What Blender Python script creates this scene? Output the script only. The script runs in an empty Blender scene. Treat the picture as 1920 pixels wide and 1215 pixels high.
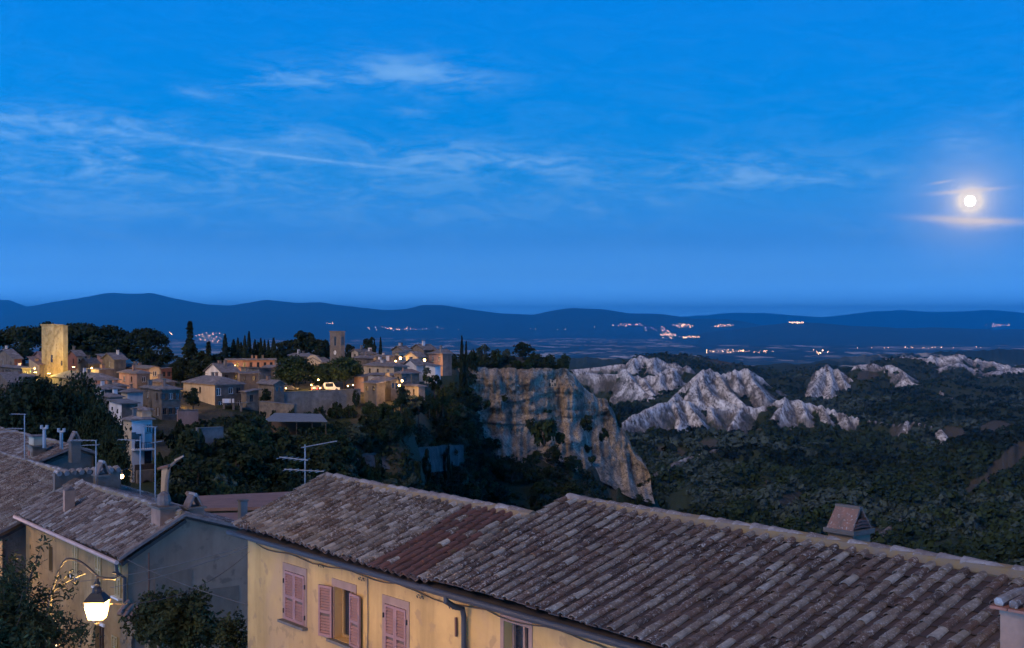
import bpy, bmesh, math, random
import numpy as np
from mathutils import Vector, Matrix
random.seed(7)
scene = bpy.context.scene
COL = scene.collection
F, CX, HZ = 2400.0, 960.0, 605.0          # focal length in photo pixels, principal column, eye level row

# ------------------------------------------------------------------ camera
cam_d = bpy.data.cameras.new('camera')
cam = bpy.data.objects.new('camera', cam_d); COL.objects.link(cam)
cam_d.sensor_width = 36.0; cam_d.sensor_fit = 'HORIZONTAL'
cam_d.lens = 36.0 * F / 1920.0
cam_d.shift_y = (HZ - 607.5) / 1920.0
cam.location = (0, 0, 0); cam.rotation_euler = (math.radians(90), 0, 0)
cam_d.clip_start = 0.5; cam_d.clip_end = 250000
scene.camera = cam

# ------------------------------------------------------------------ sky, sun, exposure
SUN_EL, SUN_STRENGTH = 36.0, 2.3
world = bpy.data.worlds.new('World'); scene.world = world; world.use_nodes = True
WT = world.node_tree; WT.nodes.clear()

def node(t, typ, **kw):
    n = t.nodes.new(typ)
    for k, v in kw.items(): setattr(n, k, v)
    return n
def plug(t, sock, v):
    if isinstance(v, bpy.types.NodeSocket): t.links.new(v, sock)
    elif v is not None: sock.default_value = v
def mth(t, op, a, b=None, c=None, clamp=False):
    n = node(t, 'ShaderNodeMath', operation=op); n.use_clamp = clamp
    plug(t, n.inputs[0], a)
    if b is not None: plug(t, n.inputs[1], b)
    if c is not None: plug(t, n.inputs[2], c)
    return n.outputs[0]
def mixc(t, fac, a, b, mode='MIX'):
    n = node(t, 'ShaderNodeMix', data_type='RGBA', blend_type=mode)
    plug(t, n.inputs[0], fac)
    plug(t, n.inputs[6], a if not isinstance(a, tuple) else (*a[:3], 1))
    plug(t, n.inputs[7], b if not isinstance(b, tuple) else (*b[:3], 1))
    return n.outputs[2]
def ramp(t, fac, stops, interp='LINEAR'):
    n = node(t, 'ShaderNodeValToRGB'); r = n.color_ramp; r.interpolation = interp
    while len(r.elements) > 1: r.elements.remove(r.elements[-1])
    r.elements[0].position = stops[0][0]
    for p, c in stops[1:]: r.elements.new(p)
    for e, (p, c) in zip(r.elements, stops):
        e.color = (*c, 1) if isinstance(c, tuple) else (c, c, c, 1)
    plug(t, n.inputs[0], fac)
    return n.outputs[0]
def comb(t, x, y, z):
    n = node(t, 'ShaderNodeCombineXYZ')
    for i, v in enumerate((x, y, z)): plug(t, n.inputs[i], v)
    return n.outputs[0]
def noise(t, vec, scale, detail=4, rough=0.55, dist=0.0):
    n = node(t, 'ShaderNodeTexNoise'); plug(t, n.inputs['Vector'], vec)
    plug(t, n.inputs['Scale'], scale); plug(t, n.inputs['Detail'], detail)
    plug(t, n.inputs['Roughness'], rough); plug(t, n.inputs['Distortion'], dist)
    return n.outputs[0]

def build_sky():
    t = WT
    tc = node(t, 'ShaderNodeTexCoord').outputs['Generated']
    sp = node(t, 'ShaderNodeSeparateXYZ'); t.links.new(tc, sp.inputs[0])
    x, y, z = sp.outputs
    DEG = 180 / math.pi
    az = mth(t, 'MULTIPLY', mth(t, 'ARCTAN2', x, y), DEG)
    el = mth(t, 'MULTIPLY', mth(t, 'ARCSINE', z), DEG)
    el01 = mth(t, 'DIVIDE', mth(t, 'MAXIMUM', el, 0.0), 90.0)
    base = ramp(t, el01, [(0.0, (0.42, 1.75, 4.6)), (0.6/90, (0.33, 1.30, 3.3)), (1.1/90, (0.24, 0.93, 2.3)), (2/90, (0.14, 0.54, 1.3)), (3.6/90, (0.06, 0.325, 0.88)), (6.5/90, (0.012, 0.285, 0.80)),
                          (9/90, (0.0, 0.262, 0.80)), (14/90, (0.0, 0.235, 0.80)), (24/90, (0.0, 0.16, 0.64)), (45/90, (0.0, 0.085, 0.40)), (1.0, (0.0, 0.05, 0.24))])
    # afterglow of the sun that has just set behind the camera
    sky = node(t, 'ShaderNodeTexSky', sky_type='NISHITA'); sky.sun_disc = False
    sky.sun_elevation = math.radians(-1.5); sky.sun_rotation = math.radians(226)
    glow = mixc(t, 1.0, sky.outputs[0], (0.004, 0.004, 0.005), 'MULTIPLY')
    base = mixc(t, 1.0, base, glow, 'ADD')
    # thin cirrus: streaky noise gathered round a few places of the sky
    def g(az0, el0, sa, se, amp, rot=0.0):
        r = math.radians(rot)
        dx = mth(t, 'SUBTRACT', az, az0); dy = mth(t, 'SUBTRACT', el, el0)
        u = mth(t, 'ADD', mth(t, 'MULTIPLY', dx, math.cos(r)/sa), mth(t, 'MULTIPLY', dy, math.sin(r)/sa))
        v = mth(t, 'ADD', mth(t, 'MULTIPLY', dx, -math.sin(r)/se), mth(t, 'MULTIPLY', dy, math.cos(r)/se))
        q = mth(t, 'ADD', mth(t, 'MULTIPLY', u, u), mth(t, 'MULTIPLY', v, v))
        return mth(t, 'MULTIPLY', mth(t, 'EXPONENT', mth(t, 'MULTIPLY', q, -1.0)), amp)
    def ae(px, py):
        a = math.atan((px-CX)/F); return math.degrees(a), math.degrees(math.atan((HZ-py)/F*math.cos(a)))
    spots = [(560, 145, 2.6, .75, .75, 6), (790, 140, 3.0, .75, .95, -4), (370, 176, 1.2, .25, .5, 0), (760, 213, .9, .2, .75, -3),
             (90, 222, 5.5, .55, .75, -3), (180, 285, 6.5, .85, .75, -2), (60, 330, 6, 1.2, .45, 0), (520, 250, 2.4, .45, .6, -4),
             (850, 295, 4.2, .7, .85, -6), (1000, 310, 2.0, .5, .6, 8), (1330, 325, 5.0, .75, .8, 1), (1560, 332, 3.4, .35, .55, 0),
             (700, 350, 8, 1.0, .32, 0), (1130, 390, 1.8, .22, .45, -5), (1240, 378, .8, .15, .4, -8), (900, 400, 6, .8, .2, 0), (300, 400, 9, 1.2, .22, 0),
             (1800, 270, 1.8, .8, .4, 35), (1830, 430, 5, .5, .35, -1)]
    acc = None
    for px, py, sa, se, amp, rot in spots:
        a0, e0 = ae(px, py)
        v = g(a0, e0, sa, se, amp, rot)
        acc = v if acc is None else mth(t, 'ADD', acc, v)
    vec = comb(t, mth(t, 'MULTIPLY', az, 0.25), mth(t, 'MULTIPLY', mth(t, 'ADD', el, mth(t, 'MULTIPLY', az, .05)), 0.88), 0.0)
    n1 = noise(t, vec, 1.0, 7, 0.62, 0.9)
    vec2 = comb(t, mth(t, 'MULTIPLY', az, 0.55), mth(t, 'MULTIPLY', el, 2.2), 3.3)
    n2 = noise(t, vec2, 1.0, 6, 0.65, 0.6)
    nn = mth(t, 'ADD', mth(t, 'MULTIPLY', n1, .65), mth(t, 'MULTIPLY', n2, .35))
    wisp = ramp(t, nn, [(0.40, 0.0), (0.48, 0.22), (0.56, .7), (0.64, 1.0)])
    # a few faint streaks everywhere low in the sky, in every direction
    low = mth(t, 'MULTIPLY', mth(t, 'EXPONENT', mth(t, 'MULTIPLY', mth(t, 'ABSOLUTE', mth(t, 'SUBTRACT', el, 6.5)), -0.3)), 0.16)
    dens = mth(t, 'MULTIPLY', mth(t, 'ADD', acc, low), wisp, clamp=True)
    # contrail
    a0, e0 = ae(330, 266); a1, e1 = ae(790, 322)
    rot = math.degrees(math.atan2(e1-e0, a1-a0)); L = math.hypot(e1-e0, a1-a0)
    trail = g((a0+a1)/2, (e0+e1)/2, L*.48, .07, .55, rot)
    trail2 = g((a0+a1)/2, (e0+e1)/2-.05, L*.5, .22, .2, rot)
    trail = mth(t, 'MULTIPLY', mth(t, 'ADD', trail, trail2), mth(t, 'ADD', n2, .35))
    dens = mth(t, 'ADD', dens, trail, clamp=True)
    base = mixc(t, mth(t, 'MULTIPLY', dens, 1.0, clamp=True), base, (0.19, 0.47, 0.90))
    # thin cloud round the moon, lit by it
    am, em = ae(1819, 377)
    halo = mth(t, 'ADD', mth(t, 'ADD', g(am, em, 2.3, 2.1, .22), g(am, em, .85, .85, .55)), g(am, em, .40, .40, 1.6))
    base = mixc(t, mth(t, 'MULTIPLY', halo, .9, clamp=True), base, (1.15, 1.0, .86))
    s1 = g(am - .15, em + .42, 1.1, .085, .9, 3); s2 = g(am + .1, em - .80, 1.9, .15, .85, -4); s3 = g(am+.05, em - .95, 1.1, .22, .5, -2); s4 = g(am - 1.15, em+.83, .42, .05, .35, 8)
    st = mth(t, 'ADD', mth(t, 'ADD', s1, s2), mth(t, 'ADD', s3, s4))
    st = mth(t, 'MULTIPLY', st, mth(t, 'ADD', mth(t, 'MULTIPLY', n2, .9), .5), clamp=True)
    base = mixc(t, mth(t, 'MULTIPLY', st, .9), base, (1.0, .83, .72))
    bg = node(t, 'ShaderNodeBackground'); t.links.new(base, bg.inputs[0]); bg.inputs[1].default_value = 1.0
    out = node(t, 'ShaderNodeOutputWorld'); t.links.new(bg.outputs[0], out.inputs[0])
build_sky()
world.cycles.sampling_method = 'MANUAL'; world.cycles.sample_map_resolution = 512

sun_d = bpy.data.lights.new('afterglow_sun', 'SUN'); sun_d.energy = SUN_STRENGTH; sun_d.angle = math.radians(30); sun_d.color = (1.0, .80, .68)
sun = bpy.data.objects.new('afterglow_sun', sun_d); COL.objects.link(sun)
sun.rotation_euler = (math.radians(90 - SUN_EL), 0, math.radians(-36))     # high twilight glow from behind the camera

scene.view_settings.view_transform = 'Standard'; scene.view_settings.look = 'None'
scene.view_settings.exposure = 0.0; scene.view_settings.gamma = 1.0; scene.view_settings.use_curve_mapping = False
scene.render.engine = 'CYCLES'
scene.cycles.use_denoising = True
scene.cycles.use_adaptive_sampling = True; scene.cycles.adaptive_threshold = .03; scene.cycles.adaptive_min_samples = 12
scene.cycles.max_bounces = 5; scene.cycles.diffuse_bounces = 3; scene.cycles.glossy_bounces = 2; scene.cycles.transmission_bounces = 2
scene.cycles.volume_bounces = 0; scene.cycles.transparent_max_bounces = 8
scene.cycles.sample_clamp_indirect = 4.0; scene.cycles.use_light_tree = True
scene.cycles.caustics_reflective = False; scene.cycles.caustics_refractive = False

# ------------------------------------------------------------------ helpers
UP = Vector((0, 0, 1))
def P(px, py, Y): return Vector(((px-CX)/F*Y, Y, (HZ-py)/F*Y))
def Q(px, Y, z): return Vector(((px-CX)/F*Y, Y, z))

class MB:
    def __init__(s): s.v = []; s.f = []; s.m = []
    def add(s, vs, fs, mi=0):
        n = len(s.v); s.v += [tuple(v) for v in vs]
        s.f += [tuple(i+n for i in f) for f in fs]; s.m += [mi]*len(fs)
    def hexa(s, p, mi=0):          # p: 4 bottom ccw, 4 top
        s.add(p, [(3,2,1,0), (4,5,6,7), (0,1,5,4), (1,2,6,5), (2,3,7,6), (3,0,4,7)], mi)
    def obox(s, c, ex, ey, ez, mi=0):   # centre and half axis vectors
        c = Vector(c)
        p = [c-ex-ey-ez, c+ex-ey-ez, c+ex+ey-ez, c-ex+ey-ez, c-ex-ey+ez, c+ex-ey+ez, c+ex+ey+ez, c-ex+ey+ez]
        s.hexa(p, mi)
    def quad(s, a, b, c, d, mi=0): s.add([a, b, c, d], [(0,1,2,3)], mi)
    def tri(s, a, b, c, mi=0): s.add([a, b, c], [(0,1,2)], mi)
    def tube(s, path, r, n=6, mi=0, caps=True):
        path = [Vector(p) for p in path]; k = len(path)
        rs = r if isinstance(r, (list, tuple)) else [r]*k
        vs = []
        for i, p in enumerate(path):
            d = (path[min(i+1, k-1)] - path[max(i-1, 0)]).normalized()
            a = d.cross(UP if abs(d.z) < .9 else Vector((1, 0, 0))).normalized(); b = d.cross(a)
            vs += [p + (a*math.cos(2*math.pi*j/n) + b*math.sin(2*math.pi*j/n))*rs[i] for j in range(n)]
        fs = [(i*n+j, i*n+(j+1) % n, (i+1)*n+(j+1) % n, (i+1)*n+j) for i in range(k-1) for j in range(n)]
        if caps: fs += [tuple(range(n))[::-1], tuple((k-1)*n+j for j in range(n))]
        s.add(vs, fs, mi)
    def lathe(s, c, prof, n=12, mi=0):   # prof [(r,z)]
        c = Vector(c); vs = [c + Vector((r*math.cos(2*math.pi*j/n), r*math.sin(2*math.pi*j/n), z)) for r, z in prof for j in range(n)]
        k = len(prof)
        fs = [(i*n+j, i*n+(j+1) % n, (i+1)*n+(j+1) % n, (i+1)*n+j) for i in range(k-1) for j in range(n)]
        fs += [tuple(range(n))[::-1], tuple((k-1)*n+j for j in range(n))]
        s.add(vs, fs, mi)
    def mesh(s, name, mats, origin=(0, 0, 0), smooth=False):
        me = bpy.data.meshes.new(name); o = Vector(origin)
        me.from_pydata([tuple(Vector(v)-o) for v in s.v], [], s.f)
        for m in (mats if isinstance(mats, (list, tuple)) else [mats]): me.materials.append(m)
        if any(s.m): me.polygons.foreach_set('material_index', s.m)
        if smooth: me.polygons.foreach_set('use_smooth', [True]*len(s.f))
        me.update(); return me
    def build(s, name, mats, parent=None, origin=(0, 0, 0), smooth=False):
        o = bpy.data.objects.new(name, s.mesh(name, mats, origin, smooth)); COL.objects.link(o)
        if parent is not None: o.parent = parent
        else: o.location = origin
        return o

def tag(o, label=None, cat=None, group=None, kind=None):
    if label: o['label'] = label
    if cat: o['category'] = cat
    if group: o['group'] = group
    if kind: o['kind'] = kind
    return o
def thing(name, loc, label, cat, group=None):
    o = bpy.data.objects.new(name, None); COL.objects.link(o); o.location = loc; o.empty_display_size = .2
    return tag(o, label, cat, group)
def link_mesh(name, me, parent=None, loc=None, rot=None, scale=None):
    o = bpy.data.objects.new(name, me); COL.objects.link(o)
    if parent is not None: o.parent = parent
    if loc is not None: o.location = loc
    if rot is not None: o.rotation_euler = rot
    if scale is not None: o.scale = scale if not isinstance(scale, (int, float)) else (scale,)*3
    return o
def copy_tree(o, parent=None):
    c = o.copy(); COL.objects.link(c); c.parent = parent
    for ch in o.children: copy_tree(ch, c)
    return c
def np_mesh(name, verts, quads, mat, cols=None, smooth=False):
    me = bpy.data.meshes.new(name); nv, nq = len(verts), len(quads); k = quads.shape[1]
    me.vertices.add(nv); me.vertices.foreach_set('co', np.ascontiguousarray(verts, np.float32).ravel())
    me.loops.add(nq*k); me.loops.foreach_set('vertex_index', np.ascontiguousarray(quads, np.int32).ravel())
    me.polygons.add(nq); me.polygons.foreach_set('loop_start', np.arange(0, nq*k, k, dtype=np.int32))
    if smooth: me.polygons.foreach_set('use_smooth', np.ones(nq, bool))
    if cols is not None:
        a = me.attributes.new('cover', 'FLOAT_COLOR', 'POINT'); a.data.foreach_set('color', np.ascontiguousarray(cols, np.float32).ravel())
    me.materials.append(mat); me.update(calc_edges=True); me.validate(); return me

# numpy value noise
def _h(ix, iy, seed):
    n = (ix.astype(np.int64)*374761393 + iy.astype(np.int64)*668265263 + seed*1442695041) & 0x7fffffff
    n = ((n ^ (n >> 13))*1274126177) & 0x7fffffff
    return ((n ^ (n >> 16)) & 0xffff)/65535.0
def vn(x, y, seed=0):
    x = np.asarray(x, float); y = np.asarray(y, float)
    ix, iy = np.floor(x), np.floor(y); fx, fy = x-ix, y-iy
    fx = fx*fx*(3-2*fx); fy = fy*fy*(3-2*fy)
    a, b, c, d = _h(ix, iy, seed), _h(ix+1, iy, seed), _h(ix, iy+1, seed), _h(ix+1, iy+1, seed)
    return (a*(1-fx)+b*fx)*(1-fy) + (c*(1-fx)+d*fx)*fy
def fbm(x, y, seed=0, o=4, g=.5):
    s = 0; a = 1; t = 0
    for i in range(o):
        s = s + a*vn(x*2**i, y*2**i, seed+i*17); t += a; a *= g
    return s/t
def ridged(x, y, seed=0, o=3):
    s = 0; a = 1; t = 0
    for i in range(o):
        s = s + a*(1-np.abs(2*vn(x*2**i, y*2**i, seed+i*31)-1)); t += a; a *= .5
    return s/t
def sstep(a, b, x): 
    u = np.clip((x-a)/(b-a), 0, 1); return u*u*(3-2*u)

# ------------------------------------------------------------------ materials
MATS = {}
def new_mat(name):
    m = bpy.data.materials.new(name); m.use_nodes = True; t = m.node_tree; t.nodes.clear()
    b = node(t, 'ShaderNodeBsdfPrincipled'); o = node(t, 'ShaderNodeOutputMaterial'); t.links.new(b.outputs[0], o.inputs[0])
    MATS[name] = m; return m, t, b
def bump(t, b, h, strength, dist):
    n = node(t, 'ShaderNodeBump'); n.inputs['Strength'].default_value = strength; n.inputs['Distance'].default_value = dist
    t.links.new(h, n.inputs['Height']); t.links.new(n.outputs[0], b.inputs['Normal'])
def pos(t): return node(t, 'ShaderNodeNewGeometry').outputs['Position']
def scaled(t, v, s):
    n = node(t, 'ShaderNodeMapping'); n.inputs['Scale'].default_value = s; t.links.new(v, n.inputs[0]); return n.outputs[0]
def simple(name, c1, c2=None, scale=2.0, rough=.85, bstr=0.0, bdist=.02, streak=None, spots=None, metal=0.0, c3=None):
    m, t, b = new_mat(name); p = pos(t)
    b.inputs['Roughness'].default_value = rough; b.inputs['Metallic'].default_value = metal
    b.inputs['Specular IOR Level'].default_value = .3
    c2 = c2 or tuple(x*.75 for x in c1)
    n1 = noise(t, p, scale, 6, .6); col = mixc(t, ramp(t, n1, [(.34, 0.0), (.66, 1.0)]), c1, c2)
    if c3:      # large old patches
        n3 = noise(t, p, scale*.23, 5, .65, .5); col = mixc(t, ramp(t, n3, [(.5, 0.0), (.62, .85)]), col, c3)
    if streak:  # rain streaks: stains running down
        n2 = noise(t, scaled(t, p, (streak, streak, streak*.12)), 1.0, 5, .6)
        col = mixc(t, ramp(t, n2, [(.45, 0.0), (.75, .55)]), col, tuple(x*.45 for x in c2))
    if spots:
        n4 = noise(t, p, spots[0], 3, .5); col = mixc(t, ramp(t, n4, [(spots[2], 0.0), (spots[2]+.08, .8)]), col, spots[1])
    t.links.new(col, b.inputs['Base Color'])
    if bstr: bump(t, b, noise(t, p, scale*7, 6, .65), bstr, bdist)
    return m
def emissive(name, col, strength):
    m, t, b = new_mat(name); b.inputs['Base Color'].default_value = (*col, 1)
    b.inputs['Emission Color'].default_value = (*col, 1); b.inputs['Emission Strength'].default_value = strength; return m

def tile_mat(name, src, stops, lich=.55, pale=(.36, .345, .33), scl=1.0):
    m, t, b = new_mat(name); p = pos(t)
    if src == 'obj': r = node(t, 'ShaderNodeObjectInfo').outputs['Random']
    else: r = node(t, 'ShaderNodeNewGeometry').outputs['Random Per Island']
    col = ramp(t, r, stops)
    n0 = noise(t, p, 5.5*scl, 4, .6); col = mixc(t, ramp(t, n0, [(.42, 0.0), (.7, .6)]), col, (.045, .036, .036))
    n1 = noise(t, p, 17*scl, 6, .78); k = ramp(t, n1, [(lich, 0.0), (lich+.10, .85)])
    big = noise(t, p, 1.1*scl, 3, .5); k = mth(t, 'MULTIPLY', k, ramp(t, big, [(.35, .25), (.6, 1.0)]))
    col = mixc(t, k, col, pale)
    n2 = noise(t, p, 3.1*scl, 5, .7); col = mixc(t, ramp(t, n2, [(.62, 0.0), (.72, .7)]), col, (.085, .058, .022))
    t.links.new(col, b.inputs['Base Color']); b.inputs['Roughness'].default_value = .9; b.inputs['Specular IOR Level'].default_value = .2
    bump(t, b, noise(t, p, 45*scl, 5, .7), .5, .012)
    return m
TS = [(0.0, (.045, .036, .033)), (.18, (.078, .054, .046)), (.36, (.10, .082, .075)), (.55, (.118, .104, .098)), (.75, (.14, .127, .124)), (.92, (.18, .168, .168)), (1.0, (.26, .25, .25))]
TR = [(0.0, (.045, .034, .032)), (.2, (.080, .050, .043)), (.45, (.105, .078, .070)), (.7, (.12, .10, .094)), (.92, (.15, .135, .132)), (1.0, (.21, .20, .20))]
TG = [(0.0, (.07, .052, .05)), (.3, (.13, .09, .08)), (.6, (.17, .14, .135)), (.85, (.20, .185, .19)), (1.0, (.30, .285, .29))]
TS = [(p, (c[0]*1.04, c[1]*.98, c[2]*.85)) for p, c in TS]; TG = [(p, (c[0]*1.02, c[1]*.98, c[2]*.88)) for p, c in TG]
tile_mat('tile_grey', 'obj', TS, .52); tile_mat('tile_grey_mass', 'isl', TS, .52)
TR = [(p, (c[0]*1.14, c[1]*1.09, c[2]*.94)) for p, c in TR]
tile_mat('tile_brown', 'obj', TR, .52, (.35, .335, .315)); tile_mat('tile_brown_mass', 'isl', TR, .52, (.35, .335, .315))
tile_mat('tile_old', 'obj', TG, .55); tile_mat('tile_old_mass', 'isl', TG, .55)
RD = [(0.0, (.075, .036, .029)), (1.0, (.105, .050, .041))]
tile_mat('tile_red', 'obj', RD, .70)
PN = [(0.0, (.026, .020, .019)), (.5, (.050, .034, .031)), (1.0, (.078, .056, .051))]  # pan colours darkened to stand for the shade between the barrels
tile_mat('pan_shaded', 'isl', PN, .64)
tile_mat('pan_dark', 'isl', [(0.0, (.035, .026, .024)), (1.0, (.085, .06, .055))], .62)
tile_mat('ridge_tile', 'obj', [(0.0, (.12, .095, .088)), (1.0, (.24, .22, .215))], .54)
MATS['deck'] = simple('deck', (.06, .042, .035), rough=.95)
MATS['town_roof'] = simple('town_roof', (.175, .15, .14), (.085, .072, .068), 1.4, .95, .6, .05, spots=(.6, (.25, .22, .21), .6))
MATS['town_roof_brown'] = simple('town_roof_brown', (.19, .125, .10), (.12, .085, .07), 1.1, .95, .6, .05)
MATS['roof_red'] = simple('roof_red', (.20, .115, .09), (.14, .085, .07), 1.6, .9, .4, .03)
MATS['yellow'] = simple('yellow', (.42, .25, .085), (.31, .185, .065), 1.1, .93, .3, .01, streak=1.8, c3=(.33, .195, .09), spots=(3.1, (.24, .145, .065), .58))
MATS['ochre'] = simple('ochre', (.25, .15, .058), (.175, .105, .043), 1.0, .93, .3, .01, streak=1.6, c3=(.31, .21, .10), spots=(2.4, (.13, .08, .036), .60))
MATS['gable_grey'] = simple('gable_grey', (.205, .132, .088), (.155, .10, .068), .7, .95, .2, .01, streak=1.0, c3=(.235, .155, .105), spots=(2.2, (.115, .078, .055), .58))
MATS['surround'] = simple('surround', (.22, .135, .10), (.17, .105, .08), 3, .9, .1)
MATS['shutter_pink'] = simple('shutter_pink', (.225, .112, .092), (.18, .09, .075), 4, .7, spots=(9, (.16, .10, .09), .6))
MATS['shutter_olive'] = simple('shutter_olive', (.26, .20, .085), (.20, .155, .07), 4, .6)
MATS['wood_dark'] = simple('wood_dark', (.09, .055, .035), rough=.7)
MATS['iron'] = simple('iron', (.022, .02, .021), rough=.6)
MATS['rust'] = simple('rust', (.10, .045, .03), rough=.8)
MATS['gutter_dark'] = simple('gutter_dark', (.028, .027, .03), rough=.6)
MATS['gutter_pink'] = simple('gutter_pink', (.42, .27, .21), rough=.5)
MATS['alu'] = simple('alu', (.22, .22, .23), rough=.5, metal=.3)
MATS['cable'] = simple('cable', (.10, .07, .05), rough=.7)
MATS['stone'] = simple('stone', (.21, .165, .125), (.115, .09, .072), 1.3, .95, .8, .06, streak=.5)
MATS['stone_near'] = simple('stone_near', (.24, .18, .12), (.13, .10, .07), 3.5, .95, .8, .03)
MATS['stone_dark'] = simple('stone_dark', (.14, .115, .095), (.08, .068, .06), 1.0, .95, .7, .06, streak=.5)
MATS['tower_stone'] = simple('tower_stone', (.42, .32, .15), (.25, .18, .08), .9, .95, 1.0, .12, streak=.7, c3=(.48, .38, .20))
MATS['cream'] = simple('cream', (.42, .33, .225), (.32, .25, .175), .6, .93, .2, .03, streak=.6)
MATS['white_wall'] = simple('white_wall', (.56, .53, .52), (.44, .41, .40), .5, .9, .1, .02, streak=.5)
MATS['pink_wall'] = simple('pink_wall', (.31, .19, .155), (.23, .14, .115), .6, .93, .2, .03, streak=.6)
MATS['salmon'] = simple('salmon', (.36, .19, .135), (.27, .14, .10), .5, .93, .2, .03, streak=.6)
MATS['brick_red'] = simple('brick_red', (.25, .10, .065), (.18, .075, .05), 1.2, .93, .3, .03)
MATS['concrete'] = simple('concrete', (.17, .16, .155), (.10, .095, .092), .9, .95, .3, .03, streak=.5)
MATS['plaster_chimney'] = simple('plaster_chimney', (.27, .16, .11), (.19, .115, .085), 3, .95, .5, .01, streak=2)
MATS['brick'] = simple('brick', (.24, .095, .06), (.18, .075, .05), 6, .93, .4, .01)
MATS['mortar'] = simple('mortar', (.20, .14, .10), (.13, .095, .07), 5, .95, .4, .01)
MATS['pane'] = simple('pane', (.015, .017, .022), rough=.25)
MATS['lit_pane'] = emissive('lit_pane', (1.0, .62, .22), 1.1)
MATS['frame_white'] = simple('frame_white', (.6, .58, .55), rough=.6)
MATS['clock'] = simple('clock', (.72, .68, .62), rough=.7)
MATS['glow'] = emissive('glow', (1.0, .66, .26), 22.0)
MATS['lantern_glass'] = emissive('lantern_glass', (1.0, .60, .17), 2.5)
MATS['far_glow'] = emissive('far_glow', (1.0, .60, .30), 15.0)
MATS['bulb'] = emissive('bulb', (1.0, .72, .35), 5.0)
MATS['tail'] = emissive('tail', (1.0, .03, .02), 4.0)
MATS['moon'] = emissive('moon', (1.0, .93, .82), 16.0)
MATS['car_white'] = simple('car_white', (.6, .6, .6), rough=.3)
MATS['car_dark'] = simple('car_dark', (.03, .03, .045), rough=.25)
MATS['rubber'] = simple('rubber', (.015, .015, .015), rough=.8)
MATS['bark'] = simple('bark', (.06, .045, .035), (.04, .03, .025), 6, .95, .6, .03)
MATS['cloth'] = simple('cloth', (.5, .55, .65), rough=.9)
MATS['shed_roof'] = simple('shed_roof', (.15, .16, .165), (.11, .115, .12), 1.0, .8)

def foliage(name, c1, c2, scale=.9, use_attr=False):
    m, t, b = new_mat(name); p = pos(t)
    if use_attr:
        a = node(t, 'ShaderNodeAttribute'); a.attribute_name = 'cover'; col = a.outputs['Color']
    else:
        r = node(t, 'ShaderNodeNewGeometry').outputs['Random Per Island']
        n = noise(t, p, scale, 3, .5)
        f = mth(t, 'ADD', mth(t, 'MULTIPLY', r, .5), mth(t, 'MULTIPLY', ramp(t, n, [(.35, 0.0), (.65, 1.0)]), .5))
        col = mixc(t, f, c1, c2)
        o = node(t, 'ShaderNodeObjectInfo').outputs['Random']
        hsv = node(t, 'ShaderNodeHueSaturation'); t.links.new(col, hsv.inputs['Color'])
        t.links.new(mth(t, 'ADD', mth(t, 'MULTIPLY', o, .5), .75), hsv.inputs['Value']); 
        t.links.new(mth(t, 'ADD', mth(t, 'MULTIPLY', o, -.04), .52), hsv.inputs['Hue']); col = hsv.outputs[0]
    t.links.new(col, b.inputs['Base Color']); b.inputs['Roughness'].default_value = .8; b.inputs['Specular IOR Level'].default_value = .15
    return m
foliage('leaf_dark', (.007, .012, .005), (.021, .031, .011))
foliage('leaf_mid', (.011, .020, .007), (.030, .046, .014))
foliage('leaf_olive', (.030, .042, .028), (.052, .066, .046))
foliage('leaf_pine', (.009, .014, .006), (.023, .031, .011))
foliage('leaf_cypress', (.008, .013, .007), (.020, .028, .012))
foliage('leaf_near', (.014, .018, .007), (.036, .042, .014), 3)
foliage('leaf_brown', (.14, .085, .03), (.10, .07, .03), 3)
foliage('forest_leaf', None, None, use_attr=True)
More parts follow.
